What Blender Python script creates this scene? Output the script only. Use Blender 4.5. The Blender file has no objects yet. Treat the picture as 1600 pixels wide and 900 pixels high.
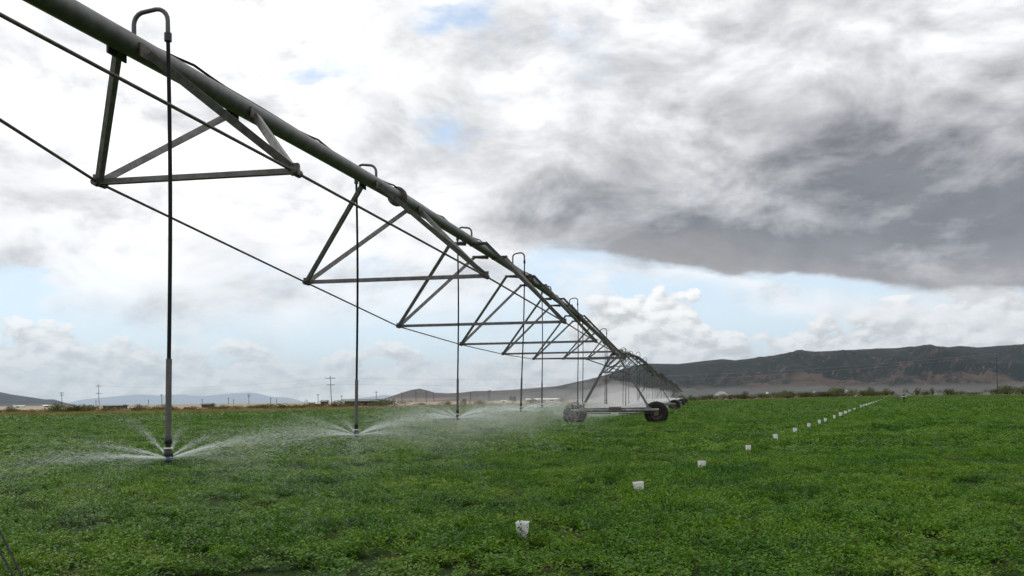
import bpy, math, random
import numpy as np
from mathutils import Vector, Matrix
random.seed(7); RNG = np.random.default_rng(11)
SC = bpy.context.scene
COL = SC.collection
rad = math.radians

# ------------------------------------------------------------------ camera
F = 1550.0; CX = 800.0; CY = 625.0; ROLL = rad(0.7)
EYE = 1.35                                  # eye height over the soil, which lies at z = 0
cr, sr = math.cos(ROLL), math.sin(ROLL)
cam = bpy.data.cameras.new('camera'); cam_o = bpy.data.objects.new('camera', cam); COL.objects.link(cam_o)
cam.sensor_width = 36; cam.lens = 36 * F / 1600
cam.shift_y = (CY - 450) / 1600
cam.clip_start = 0.1; cam.clip_end = 200000
cam_o.matrix_world = Matrix(((cr, sr, 0, 0), (0, 0, -1, 0), (-sr, cr, 0, EYE), (0, 0, 0, 1)))
SC.camera = cam_o

# ------------------------------------------------------------------ view
SC.render.engine = 'CYCLES'
SC.view_settings.view_transform = 'Standard'; SC.view_settings.look = 'None'
SC.view_settings.gamma = 1; SC.view_settings.use_curve_mapping = False
SC.view_settings.exposure = 0.0
SC.cycles.max_bounces = 6; SC.cycles.diffuse_bounces = 2; SC.cycles.glossy_bounces = 2
SC.cycles.transparent_max_bounces = 16; SC.cycles.volume_bounces = 0
SC.cycles.use_denoising = True

# ------------------------------------------------------------------ node helper
class NT:
    def __init__(s, tree): s.t = tree; s.n = tree.nodes; s.l = tree.links
    def node(s, kind, **kw):
        n = s.n.new(kind)
        for k, v in kw.items(): setattr(n, k, v)
        return n
    def put(s, sock, v):
        if v is None: return
        if hasattr(v, 'is_output'): s.l.new(v, sock)
        else: sock.default_value = v
    def m(s, op, a, b=None, c=None, clamp=False):
        n = s.node('ShaderNodeMath', operation=op); n.use_clamp = clamp
        for i, v in enumerate((a, b, c)): s.put(n.inputs[i], v)
        return n.outputs[0]
    def add(s, *a):
        r = a[0]
        for b in a[1:]: r = s.m('ADD', r, b)
        return r
    def mul(s, *a):
        r = a[0]
        for b in a[1:]: r = s.m('MULTIPLY', r, b)
        return r
    def sub(s, a, b): return s.m('SUBTRACT', a, b)
    def smooth(s, v, lo, hi, a=0.0, b=1.0):
        n = s.node('ShaderNodeMapRange', interpolation_type='SMOOTHSTEP')
        for i, x in enumerate((v, lo, hi, a, b)): s.put(n.inputs[i], x)
        return n.outputs[0]
    def gauss(s, x, y, cx, cy, sx, sy):
        a = s.mul(s.sub(x, cx), 1 / sx); b = s.mul(s.sub(y, cy), 1 / sy)
        return s.m('EXPONENT', s.mul(s.add(s.mul(a, a), s.mul(b, b)), -1.0))
    def gauss1(s, x, cx, sx):
        a = s.mul(s.sub(x, cx), 1 / sx)
        return s.m('EXPONENT', s.mul(a, a, -1.0))
    def vec(s, x, y, z):
        n = s.node('ShaderNodeCombineXYZ')
        for i, v in enumerate((x, y, z)): s.put(n.inputs[i], v)
        return n.outputs[0]
    def vadd(s, a, b):
        n = s.node('ShaderNodeVectorMath', operation='ADD'); s.put(n.inputs[0], a); s.put(n.inputs[1], b); return n.outputs[0]
    def vmul(s, a, b):
        n = s.node('ShaderNodeVectorMath', operation='MULTIPLY'); s.put(n.inputs[0], a); s.put(n.inputs[1], b); return n.outputs[0]
    def noise(s, v, scale, detail=4, rough=0.5, dist=0.0, col=False):
        n = s.node('ShaderNodeTexNoise'); s.put(n.inputs['Vector'], v)
        n.inputs['Scale'].default_value = scale; n.inputs['Detail'].default_value = detail
        n.inputs['Roughness'].default_value = rough; n.inputs['Distortion'].default_value = dist
        return n.outputs['Color' if col else 'Fac']
    def mix(s, f, a, b):
        n = s.node('ShaderNodeMix', data_type='RGBA'); s.put(n.inputs[0], f)
        for i, v in ((6, a), (7, b)): s.put(n.inputs[i], (*v, 1) if isinstance(v, tuple) and len(v) == 3 else v)
        return n.outputs[2]
    def ramp(s, f, stops):
        n = s.node('ShaderNodeValToRGB'); s.put(n.inputs[0], f); e = n.color_ramp.elements
        while len(e) < len(stops): e.new(0.5)
        for el, (p, c) in zip(e, stops): el.position = p; el.color = (*c, 1)
        return n.outputs[0]

# ------------------------------------------------------------------ world: sky texture and broken cloud
SUN_EL, SUN_AZ = 52.0, -38.0                # degrees; azimuth from straight ahead, minus = left
world = bpy.data.worlds.new('World'); SC.world = world; world.use_nodes = True
W = NT(world.node_tree); W.n.clear()
sky = W.node('ShaderNodeTexSky', sky_type='NISHITA'); sky.sun_disc = False
sky.sun_elevation = rad(SUN_EL); sky.sun_rotation = rad(SUN_AZ); sky.altitude = 1700; sky.air_density = 1.0; sky.dust_density = 1.2
bg_sky = W.node('ShaderNodeBackground'); bg_sky.inputs[1].default_value = 0.13
tc = W.node('ShaderNodeTexCoord'); sep = W.node('ShaderNodeSeparateXYZ'); W.l.new(tc.outputs['Generated'], sep.inputs[0])
dx, dy, dz = sep.outputs
az = W.mul(W.m('ARCTAN2', dx, dy), 57.2958); el = W.mul(W.m('ARCSINE', dz), 57.2958)
V = W.vec(dx, dy, W.mul(dz, 1.9))
wn = W.noise(V, 4.0, 5, 0.55, 0.0, True)
ws = W.node('ShaderNodeSeparateColor'); W.l.new(wn, ws.inputs[0])
azw = W.add(az, W.mul(W.sub(ws.outputs[0], 0.5), 16.0))
elw = W.add(el, W.mul(W.sub(ws.outputs[1], 0.5), 7.0))
n1 = W.noise(V, 6.0, 10, 0.60, 0.25)
V2 = W.vadd(V, (3.1, 1.7, 0.4))
n2 = W.noise(V2, 7.0, 10, 0.60, 0.25)
n2b = W.noise(W.vadd(V2, (-0.012, 0.0, 0.034)), 7.0, 10, 0.60, 0.25)
emb = W.sub(n2, n2b)
# coverage of the high broken layer: almost closed, with blue holes
bias = 0.17
gaps = W.add(W.mul(W.gauss(azw, elw, 8.0, 5.0, 5.0, 2.2), 0.42), W.mul(W.gauss(azw, elw, 15.5, 6.0, 7.0, 2.0), 0.60), W.mul(W.gauss(azw, elw, -5.6, 15.4, 2.8, 1.6), 0.21),
             W.mul(W.gauss(azw, elw, -3.0, 21.5, 2.2, 1.3), 0.15), W.mul(W.gauss(azw, elw, -11.6, 18.6, 1.6, 1.1), 0.19),
             W.mul(W.gauss(azw, elw, -15.0, 3.2, 13.0, 2.8), 0.27), W.mul(W.gauss(azw, elw, -27.0, 5.3, 3.0, 1.6), 0.26), W.mul(W.gauss(azw, elw, 5.5, 8.0, 4.0, 1.0), 0.30))
cov = W.mul(W.smooth(W.sub(W.add(n1, bias), gaps), 0.40, 0.60), W.smooth(W.add(el, W.mul(W.sub(n1, 0.5), 9.0)), 2.5, 8.0, 0.12, 1.0))
# the dark flat-based deck on the right
fw = W.sub(W.noise(V, 13.0, 6, 0.55, 0.1), 0.5)
base = W.sub(8.7, W.mul(az, 0.135))
above = W.sub(W.add(el, W.mul(fw, 1.9)), base)
above2 = W.sub(elw, base)
edge = W.smooth(above, -0.30, 0.45)
streak = W.smooth(W.noise(W.vmul(V, (1, 1, 1.9)), 4.5, 9, 0.56, 0.3), 0.34, 0.66)
fine = W.noise(W.vmul(V, (1, 1, 1.5)), 15.0, 7, 0.6, 0.4)
stk = W.add(0.66, W.mul(streak, 0.36), W.mul(fine, 0.18))
band1 = W.mul(edge, W.smooth(azw, -3.0, 6.0), W.smooth(above2, 7.5, 1.0), 0.72)
ax2 = W.sub(15.2, W.mul(W.sub(az, 11.0), 0.22))
dd = W.m('DIVIDE', W.sub(elw, ax2), W.add(0.9, W.mul(W.m('MAXIMUM', az, 0.0), 0.075)))
band2 = W.mul(W.m('EXPONENT', W.mul(dd, dd, -1.0)), W.smooth(azw, 4.0, 22.0), 0.72)
tops = W.mul(W.smooth(azw, -8.0, 18.0), W.smooth(elw, 30.0, 10.0), edge, 0.37)
dark = W.m('MINIMUM', W.m('MAXIMUM', W.sub(W.mul(W.add(band1, band2, tops), stk), W.mul(emb, 1.2)), 0.0), 0.98)
cov = W.m('MAXIMUM', cov, W.mul(edge, W.smooth(azw, -3.0, 7.0)))
cov = W.m('MAXIMUM', cov, W.mul(W.gauss1(above2, -0.7, 0.75), W.smooth(azw, -2.0, 6.0), 0.75))
glow = W.mul(W.gauss(az, el, -24.0, 21.0, 20.0, 11.0), 0.25)
grey = W.mul(W.smooth(n2, 0.42, 0.68), W.smooth(el, 2.0, 13.0, 0.12, 0.30))
bri = W.add(W.sub(1.10, grey), W.mul(emb, 1.7), glow)
bri = W.m('MAXIMUM', bri, 0.5)
lit = W.vmul(W.vec(bri, bri, bri), (1.0, 0.995, 1.005))
deck_col = W.mix(W.smooth(above2, 0.0, 3.5), (0.300, 0.268, 0.268), (0.158, 0.154, 0.178))
dv = W.add(0.62, W.mul(fine, 0.45), W.mul(n2, 0.42), W.mul(emb, 1.6))
deck_col = W.vmul(deck_col, W.vec(dv, dv, dv))
cloud_col = W.mix(dark, lit, deck_col)
# cumulus heaps low over the horizon
V3 = W.vec(W.mul(az, 0.13), W.mul(el, 0.21), 0.0)
c1 = W.noise(V3, 2.6, 9, 0.58, 0.15)
c1b = W.noise(W.vadd(V3, (-0.03, 0.075, 0.0)), 2.6, 9, 0.58, 0.15)
top = W.add(2.6, W.mul(W.gauss1(az, 7.6, 4.0), 4.3), W.mul(W.gauss1(az, 25.0, 6.0), 3.5), W.mul(W.gauss1(az, -15.6, 2.2), 0.5),
            W.mul(W.gauss1(az, -26.0, 4.0), 1.8), W.mul(W.gauss1(az, 15.0, 4.0), 0.5))
heap = W.smooth(W.sub(W.add(top, W.mul(W.sub(c1, 0.5), 8.5)), el), -0.10, 0.42)
heap = W.mul(heap, W.smooth(az, -13.0, 5.0, 0.85, 1.0))
hb = W.m('MAXIMUM', W.add(1.06, W.mul(W.sub(c1, c1b), 3.8)), 0.70)
hb = W.m('MINIMUM', hb, 1.30)
heap_col = W.vmul(W.vec(hb, hb, hb), (1.0, 0.985, 0.965))
# blue of the holes: the sky texture, with thin milky veil
veil = W.smooth(el, 14.0, 0.0, 0.30, 0.74)
tint = W.node('ShaderNodeMix', data_type='RGBA'); tint.inputs[0].default_value = 0.0
W.l.new(sky.outputs[0], bg_sky.inputs[0])
bg_veil = W.node('ShaderNodeBackground'); bg_veil.inputs[0].default_value = (0.70, 0.83, 0.93, 1); bg_veil.inputs[1].default_value = 1.45
def bgmix(f, a, b):
    n = W.node('ShaderNodeMixShader'); W.put(n.inputs[0], f); W.l.new(a, n.inputs[1]); W.l.new(b, n.inputs[2]); return n.outputs[0]
bg_heap = W.node('ShaderNodeBackground'); W.l.new(heap_col, bg_heap.inputs[0])
bg_cloud = W.node('ShaderNodeBackground'); W.l.new(cloud_col, bg_cloud.inputs[0])
s = bgmix(veil, bg_sky.outputs[0], bg_veil.outputs[0])
s = bgmix(heap, s, bg_heap.outputs[0])
s = bgmix(cov, s, bg_cloud.outputs[0])
wo = W.node('ShaderNodeOutputWorld'); W.l.new(s, wo.inputs[0])
world.cycles.sampling_method = 'MANUAL'; world.cycles.sample_map_resolution = 512

# ------------------------------------------------------------------ sun, veiled by cloud
sun = bpy.data.lights.new('sun', 'SUN'); sun.energy = 1.9; sun.angle = rad(12); sun.color = (1.0, 0.95, 0.88)
sun_o = bpy.data.objects.new('sun', sun); COL.objects.link(sun_o)
d = Vector((math.sin(rad(SUN_AZ)) * math.cos(rad(SUN_EL)), math.cos(rad(SUN_AZ)) * math.cos(rad(SUN_EL)), math.sin(rad(SUN_EL))))
sun_o.rotation_euler = d.to_track_quat('Z', 'Y').to_euler()

# ------------------------------------------------------------------ helpers
def ray(x, y):
    xi = (x - CX) / F; yi = (CY - y) / F
    return Vector((xi * cr + yi * sr, 1.0, -xi * sr + yi * cr))
def at(x, y, Y):                            # where the sight line through a photo point reaches distance Y
    p = ray(x, y) * Y; p.z += EYE; return p
def sstep(a, b, x):
    t = np.clip((x - a) / (b - a), 0, 1); return t * t * (3 - 2 * t)
def ground_z(X, Y):
    X = np.asarray(X, float); Y = np.asarray(Y, float)
    return 0.75 * sstep(170, 400, Y) * sstep(20, 150, X)

class MB:                                   # collects shapes, builds ONE mesh object
    def __init__(s): s.v = []; s.f = []; s.sm = []; s.mi = []
    def raw(s, vs, fs, smooth=False, mi=0):
        o = len(s.v); s.v += [tuple(v) for v in vs]
        s.f += [tuple(i + o for i in f) for f in fs]; s.sm += [smooth] * len(fs); s.mi += [mi] * len(fs)
    def box(s, c, size, R=None, mi=0):
        hx, hy, hz = [k / 2 for k in size]
        vs = [Vector((x, y, z)) for x in (-hx, hx) for y in (-hy, hy) for z in (-hz, hz)]
        if R is not None: vs = [R @ v for v in vs]
        c = Vector(c)
        s.raw([v + c for v in vs], [(0, 1, 3, 2), (4, 6, 7, 5), (0, 4, 5, 1), (2, 3, 7, 6), (0, 2, 6, 4), (1, 5, 7, 3)], mi=mi)
    def bar(s, p, q, w, h, up=(0, 0, 1), mi=0):
        p = Vector(p); q = Vector(q); d = (q - p); L = d.length; d.normalize()
        u = Vector(up); sd = d.cross(u)
        if sd.length < 1e-4: sd = d.cross(Vector((1, 0, 0)))
        sd.normalize(); u = sd.cross(d)
        R = Matrix((sd, d, u)).transposed()
        s.box((p + q) / 2, (w, L, h), R, mi)
    def angle(s, p, q, w, t, up=(0, 0, 1), flip=1):          # rolled angle section
        p = Vector(p); q = Vector(q); d = (q - p).normalized(); u = Vector(up); sd = d.cross(u)
        if sd.length < 1e-4: sd = d.cross(Vector((1, 0, 0)))
        sd.normalize(); u = sd.cross(d)
        pts = [(0, 0), (w, 0), (w, t), (t, t), (t, w), (0, w)]
        vs = []
        for e in (p, q):
            for a, b in pts: vs.append(e + sd * (a - w / 3) * flip + u * (b - w / 3))
        fs = [(i, (i + 1) % 6, (i + 1) % 6 + 6, i + 6) for i in range(6)] + [(5, 4, 3, 0), (3, 2, 1, 0), (6, 9, 10, 11), (6, 7, 8, 9)]
        s.raw(vs, fs)
    def tube(s, pts, r, n=10, caps=True, mi=0, smooth=True):
        pts = [Vector(p) for p in pts]; N = len(pts)
        rs = list(r) if hasattr(r, '__len__') else [r] * N
        T = [(pts[min(i + 1, N - 1)] - pts[max(i - 1, 0)]).normalized() for i in range(N)]
        ref = Vector((0, 0, 1)) if abs(T[0].z) < 0.9 else Vector((1, 0, 0))
        a = T[0].cross(ref).normalized(); vs = []
        for i in range(N):
            a = (a - T[i] * a.dot(T[i])).normalized(); b = T[i].cross(a)
            for k in range(n):
                t = 2 * math.pi * k / n; vs.append(pts[i] + (a * math.cos(t) + b * math.sin(t)) * rs[i])
        fs = [(i * n + k, i * n + (k + 1) % n, (i + 1) * n + (k + 1) % n, (i + 1) * n + k) for i in range(N - 1) for k in range(n)]
        s.raw(vs, fs, smooth, mi)
        if caps:
            s.raw(vs[:n], [tuple(range(n))[::-1]], False, mi); s.raw(vs[-n:], [tuple(range(n))], False, mi)
    def lathe(s, prof, c=(0, 0, 0), axis='Z', n=20, closed=False, smooth=True, R=None, mi=0):
        vs = []; c = Vector(c)
        for k in range(n):
            t = 2 * math.pi * k / n
            for r, h in prof:
                v = Vector((r * math.cos(t), r * math.sin(t), h))
                vs.append(c + (R @ v if R is not None else v))
        m = len(prof); fs = []
        for k in range(n):
            k2 = (k + 1) % n
            for i in range(m if closed else m - 1):
                j = (i + 1) % m; fs.append((k * m + i, k2 * m + i, k2 * m + j, k * m + j))
        s.raw(vs, fs, smooth, mi)
    def mesh(s, name, mats):
        me = bpy.data.meshes.new(name); me.from_pydata(s.v, [], s.f)
        me.polygons.foreach_set('use_smooth', s.sm); me.polygons.foreach_set('material_index', s.mi)
        for m in (mats if isinstance(mats, (list, tuple)) else [mats]): me.materials.append(m)
        me.update(); return me
    def build(s, name, mats, parent=None):
        o = bpy.data.objects.new(name, s.mesh(name, mats)); COL.objects.link(o)
        if parent is not None: o.parent = parent
        return o
def np_mesh(name, verts, faces, mat, smooth=False):
    verts = np.asarray(verts, np.float32); faces = np.asarray(faces, np.int32)
    me = bpy.data.meshes.new(name); k = faces.shape[1]
    me.vertices.add(len(verts)); me.vertices.foreach_set('co', verts.ravel())
    me.loops.add(faces.size); me.loops.foreach_set('vertex_index', faces.ravel())
    me.polygons.add(len(faces)); me.polygons.foreach_set('loop_start', np.arange(0, faces.size, k, dtype=np.int32))
    me.polygons.foreach_set('use_smooth', np.full(len(faces), smooth))
    if mat is not None: me.materials.append(mat)
    me.update(calc_edges=True); return me
def np_obj(name, verts, faces, mat, smooth=False, parent=None):
    o = bpy.data.objects.new(name, np_mesh(name, verts, faces, mat, smooth)); COL.objects.link(o)
    if parent is not None: o.parent = parent
    return o
def tag(o, label=None, cat=None, group=None, kind=None):
    if label: o['label'] = label
    if cat: o['category'] = cat
    if group: o['group'] = group
    if kind: o['kind'] = kind
    return o
def thing(name, label, cat, loc=(0, 0, 0), group=None, rz=0.0):
    o = bpy.data.objects.new(name, None); o.empty_display_size = 0.2; COL.objects.link(o)
    o.location = loc; o.rotation_euler = (0, 0, rz); return tag(o, label, cat, group)
def kids(o): return [c for c in bpy.data.objects if c.parent == o]
KIDS = {}
def copy_tree(o, parent=None, tree=None):
    c = o.copy(); COL.objects.link(c); c.parent = parent
    for ch in (KIDS.setdefault(o.name, kids(o))): copy_tree(ch, c)
    return c

# ------------------------------------------------------------------ materials
def mat(name, col, rough=0.6, metal=0.0, vary=0.0, scale=8.0, col2=None, bump=0.0, spec=0.5, stretch=None, detail=5):
    m = bpy.data.materials.new(name); m.use_nodes = True; t = NT(m.node_tree); b = t.n['Principled BSDF']
    b.inputs['Roughness'].default_value = rough; b.inputs['Metallic'].default_value = metal
    b.inputs['Specular IOR Level'].default_value = spec
    if col2 is None: col2 = tuple(c * (1 - vary) for c in col)
    tcn = t.node('ShaderNodeTexCoord'); v = tcn.outputs['Object']
    if stretch: v = t.vmul(v, stretch)
    n = t.noise(v, scale, detail, 0.6)
    t.l.new(t.mix(t.smooth(n, 0.35, 0.65), col, col2), b.inputs['Base Color'])
    if bump:
        bp = t.node('ShaderNodeBump'); bp.inputs['Strength'].default_value = bump; bp.inputs['Distance'].default_value = 0.02
        t.l.new(n, bp.inputs['Height']); t.l.new(bp.outputs[0], b.inputs['Normal'])
    return m
M_STEEL = mat('galvanised_steel', (0.118, 0.123, 0.112), 0.42, 0.35, scale=9, col2=(0.078, 0.080, 0.073), bump=0.03)
M_STEEL2 = mat('strut_steel', (0.16, 0.162, 0.158), 0.5, 0.35, scale=14, col2=(0.10, 0.098, 0.092))
M_ROD = mat('rod_steel', (0.11, 0.10, 0.09), 0.55, 0.4, scale=20, col2=(0.06, 0.05, 0.045))
M_PLATE = mat('bracket_steel', (0.12, 0.12, 0.118), 0.55, 0.4, scale=18, col2=(0.075, 0.055, 0.042))
M_CABLE = mat('cable_rubber', (0.010, 0.010, 0.011), 0.85, spec=.1)
M_HOSE = mat('drop_hose', (0.014, 0.015, 0.014), 0.7, vary=0.3, spec=.2)
M_GOOSE = mat('gooseneck_steel', (0.11, 0.115, 0.11), 0.5, 0.5, vary=0.3)
M_PVC = mat('grey_weight_pipe', (0.12, 0.116, 0.108), 0.6, vary=0.35, scale=30)
M_BLACK = mat('black_plastic', (0.012, 0.012, 0.013), 0.4)
M_RING = mat('pale_ring', (0.62, 0.66, 0.58), 0.5)
M_BLUE = mat('blue_plate', (0.035, 0.06, 0.16), 0.4)
M_TYRE = mat('tyre_rubber', (0.014, 0.0135, 0.013), 0.9, col2=(0.035, 0.031, 0.027), scale=6, spec=.15)
M_RIM = mat('rim_steel', (0.12, 0.115, 0.105), 0.6, 0.3, col2=(0.10, 0.06, 0.04), scale=7)
M_BEAM = mat('base_beam_steel', (0.22, 0.225, 0.215), 0.5, 0.4, col2=(0.10, 0.10, 0.09), scale=5)
M_CAN = mat('white_plastic', (0.80, 0.79, 0.80), 0.45, vary=0.12, scale=14)
M_WOOD = mat('pole_wood', (0.055, 0.046, 0.040), 0.85, col2=(0.032, 0.028, 0.026), scale=3, stretch=(8, 8, 0.6))
M_GLASS = mat('insulator', (0.25, 0.28, 0.30), 0.3)
M_WIRE = mat('wire_metal', (0.25, 0.25, 0.26), 0.5)

# foliage colours: tone shifts over the field follow the plants' own vigour
def leaf_mat(name, c_dark, c_mid, c_yel, patch=0.35, rough=0.42, fine=9.0):
    m = bpy.data.materials.new(name); m.use_nodes = True; t = NT(m.node_tree); b = t.n['Principled BSDF']
    g = t.node('ShaderNodeNewGeometry'); oi = t.node('ShaderNodeObjectInfo')
    big = t.noise(g.outputs['Position'], patch, 4, 0.6); sm = t.noise(g.outputs['Position'], fine, 3, 0.6)
    f = t.add(t.mul(big, 0.62), t.mul(sm, 0.30), t.mul(oi.outputs['Random'], 0.16), -0.04)
    col = t.ramp(f, [(0.39, c_dark), (0.52, c_mid), (0.66, c_yel)])
    t.l.new(col, b.inputs['Base Color']); b.inputs['Roughness'].default_value = rough
    b.inputs['Specular IOR Level'].default_value = 0.12
    tr = t.node('ShaderNodeBsdfTranslucent'); t.l.new(t.vmul(col, (1.1, 1.25, 0.6)), tr.inputs[0])
    mx = t.node('ShaderNodeMixShader'); mx.inputs[0].default_value = 0.28
    t.l.new(b.outputs[0], mx.inputs[1]); t.l.new(tr.outputs[0], mx.inputs[2]); t.l.new(mx.outputs[0], t.n['Material Output'].inputs[0])
    return m
M_ALF = leaf_mat('alfalfa_leaf', (0.028, 0.085, 0.007), (0.076, 0.172, 0.009), (0.138, 0.214, 0.014), 0.45, .5)
M_ALF_FAR = leaf_mat('alfalfa_leaf_far', (0.046, 0.120, 0.008), (0.074, 0.158, 0.010), (0.108, 0.178, 0.013), 0.06, fine=0.8)
M_DRY = leaf_mat('dry_grass_blade', (0.16, 0.12, 0.055), (0.27, 0.19, 0.09), (0.30, 0.25, 0.13), 0.15, 0.7, 1.0)
M_SHRUB = leaf_mat('shrub_leaf', (0.045, 0.058, 0.018), (0.080, 0.098, 0.030), (0.14, 0.14, 0.045), 0.25, 0.6, 1.2)
M_SAGE = leaf_mat('sage_leaf', (0.065, 0.075, 0.035), (0.12, 0.125, 0.06), (0.20, 0.165, 0.08), 0.25, 0.7, 1.2)

# ------------------------------------------------------------------ ground sheets
HAZE_R = 62000.0
def ground_mat():
    m = bpy.data.materials.new('plain_soil'); m.use_nodes = True; t = NT(m.node_tree); b = t.n['Principled BSDF']
    g = t.node('ShaderNodeNewGeometry'); p = g.outputs['Position']
    n = t.noise(t.vmul(p, (0.004, 0.0016, 0.0)), 1.0, 6, 0.6); n3 = t.noise(p, 0.25, 5, 0.6)
    sp = t.node('ShaderNodeSeparateXYZ'); t.l.new(p, sp.inputs[0])
    rt = t.smooth(t.m('DIVIDE', sp.outputs[0], t.m('MAXIMUM', sp.outputs[1], 1.0)), -0.02, 0.16)   # pale stubble left, painted sunlit; grey sage right, cloud shadow painted in
    c = t.mix(rt, t.ramp(n, [(0.35, (0.24, 0.19, 0.13)), (0.65, (0.36, 0.29, 0.21))]), t.ramp(n, [(0.35, (0.125, 0.115, 0.10)), (0.65, (0.19, 0.165, 0.135))]))
    c = t.mix(t.smooth(n3, 0.45, 0.7, 0, 0.5), c, (0.10, 0.10, 0.06))
    t.l.new(c, b.inputs['Base Color']); b.inputs['Roughness'].default_value = 0.95; b.inputs['Specular IOR Level'].default_value = 0.1
    return m
def grid_sheet(name, xs, ys, zoff, m):
    X, Y = np.meshgrid(xs, ys); Z = ground_z(X, Y) + zoff
    v = np.stack([X, Y, Z], -1).reshape(-1, 3); nx = len(xs)
    i = np.arange(len(ys) - 1)[:, None] * nx + np.arange(nx - 1)[None, :]
    f = np.stack([i, i + 1, i + nx + 1, i + nx], -1).reshape(-1, 4)
    return np_obj(name, v, f, m, True)
xs = np.unique(np.concatenate([-np.geomspace(400, 60000, 14)[::-1], np.arange(-380, 381, 20), np.geomspace(400, 60000, 14)]))
ys = np.unique(np.concatenate([[-60000, -5000, -500, -100], np.arange(0, 521, 20), np.geomspace(560, 60000, 18)]))
tag(grid_sheet('ground', xs, ys, -0.012, ground_mat()), kind='structure')

EDGE = [(-150, 118), (0, 122), (300, 131), (400, 134), (600, 175), (772, 240), (1080, 300), (1300, 375), (1450, 395), (1750, 395)]
def edge_Y(x): return float(np.interp(x, [e[0] for e in EDGE], [e[1] for e in EDGE]))
def edge_Y_of_dir(q): return np.interp(q, [(e[0] - CX) / F for e in EDGE], [e[1] for e in EDGE])
def field_mat():
    m = bpy.data.materials.new('field_soil'); m.use_nodes = True; t = NT(m.node_tree); b = t.n['Principled BSDF']
    g = t.node('ShaderNodeNewGeometry'); p = g.outputs['Position']
    n = t.noise(p, 0.8, 6, 0.65); n2 = t.noise(p, 22.0, 6, 0.7)
    c = t.mix(t.smooth(n, 0.50, 0.68), t.mix(t.smooth(n2, 0.4, 0.62), (0.018, 0.040, 0.008), (0.040, 0.075, 0.014)), (0.085, 0.048, 0.026))
    t.l.new(c, b.inputs['Base Color']); b.inputs['Roughness'].default_value = 0.95; b.inputs['Specular IOR Level'].default_value = 0.1
    bp = t.node('ShaderNodeBump'); bp.inputs['Strength'].default_value = 1.0; bp.inputs['Distance'].default_value = 0.08
    t.l.new(n2, bp.inputs['Height']); t.l.new(bp.outputs[0], b.inputs['Normal'])
    return m
# the field: a fan of rows from behind the camera to the far edge
qs = np.linspace(-0.62, 0.62, 63); vs = []; fs = []
for q in qs:
    Ye = float(edge_Y_of_dir(q))
    for k, f_ in enumerate(np.concatenate([[-0.08], np.linspace(0, 1, 24)])):
        Y = f_ * Ye; X = q * (Y + 30) if Y < 0 or True else 0
        X = q * Y + (q * 40) * (1 - max(f_, 0))
        vs.append((X, Y, float(ground_z(X, Y))))
n = 25
fs = [(i * n + k, (i + 1) * n + k, (i + 1) * n + k + 1, i * n + k + 1) for i in range(len(qs) - 1) for k in range(n - 1)]
tag(np_obj('field', vs, fs, field_mat(), True), kind='structure')
# dry reddish margin between crop and scrub
M_MARGIN = mat('dry_margin', (0.22, 0.13, 0.07), 0.95, col2=(0.26, 0.19, 0.10), scale=0.3, spec=0.1)
vs = []
for q in qs:
    Ye = float(edge_Y_of_dir(q))
    for Y, dz in ((Ye - 1.5, 0.004), (Ye + 6, 0.03), (Ye + 18, 0.05), (Ye + 34, 0.0)):
        vs.append((q * Y, Y, float(ground_z(q * Y, Y)) + dz))
n = 4
fs = [(i * n + k, (i + 1) * n + k, (i + 1) * n + k + 1, i * n + k + 1) for i in range(len(qs) - 1) for k in range(n - 1)]
tag(np_obj('field_margin', vs, fs, M_MARGIN, True), kind='structure')

# ------------------------------------------------------------------ hills
def fbm1(x, seed, octs=5):
    r = np.random.default_rng(seed); y = np.zeros_like(x); a = 1.0
    for o in range(octs):
        t = r.random(4096); fx = x * 2 ** o; i = np.floor(fx).astype(int); f_ = fx - i; f_ = f_ * f_ * (3 - 2 * f_)
        y += a * (t[i % 4096] * (1 - f_) + t[(i + 1) % 4096] * f_ - 0.5); a *= 0.5
    return y
def fbm2(x, y, seed, octs=5):
    r = np.random.default_rng(seed); z = np.zeros_like(x); a = 1.0
    for o in range(octs):
        t = r.random((256, 256)); fx = x * 2 ** o; fy = y * 2 ** o
        i = np.floor(fx).astype(int); j = np.floor(fy).astype(int); u = fx - i; w = fy - j
        u = u * u * (3 - 2 * u); w = w * w * (3 - 2 * w); i2 = (i + 1) % 256; j2 = (j + 1) % 256; i %= 256; j %= 256
        z += a * ((t[i, j] * (1 - u) + t[i2, j] * u) * (1 - w) + (t[i, j2] * (1 - u) + t[i2, j2] * u) * w - 0.5); a *= 0.5
    return z
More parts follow.
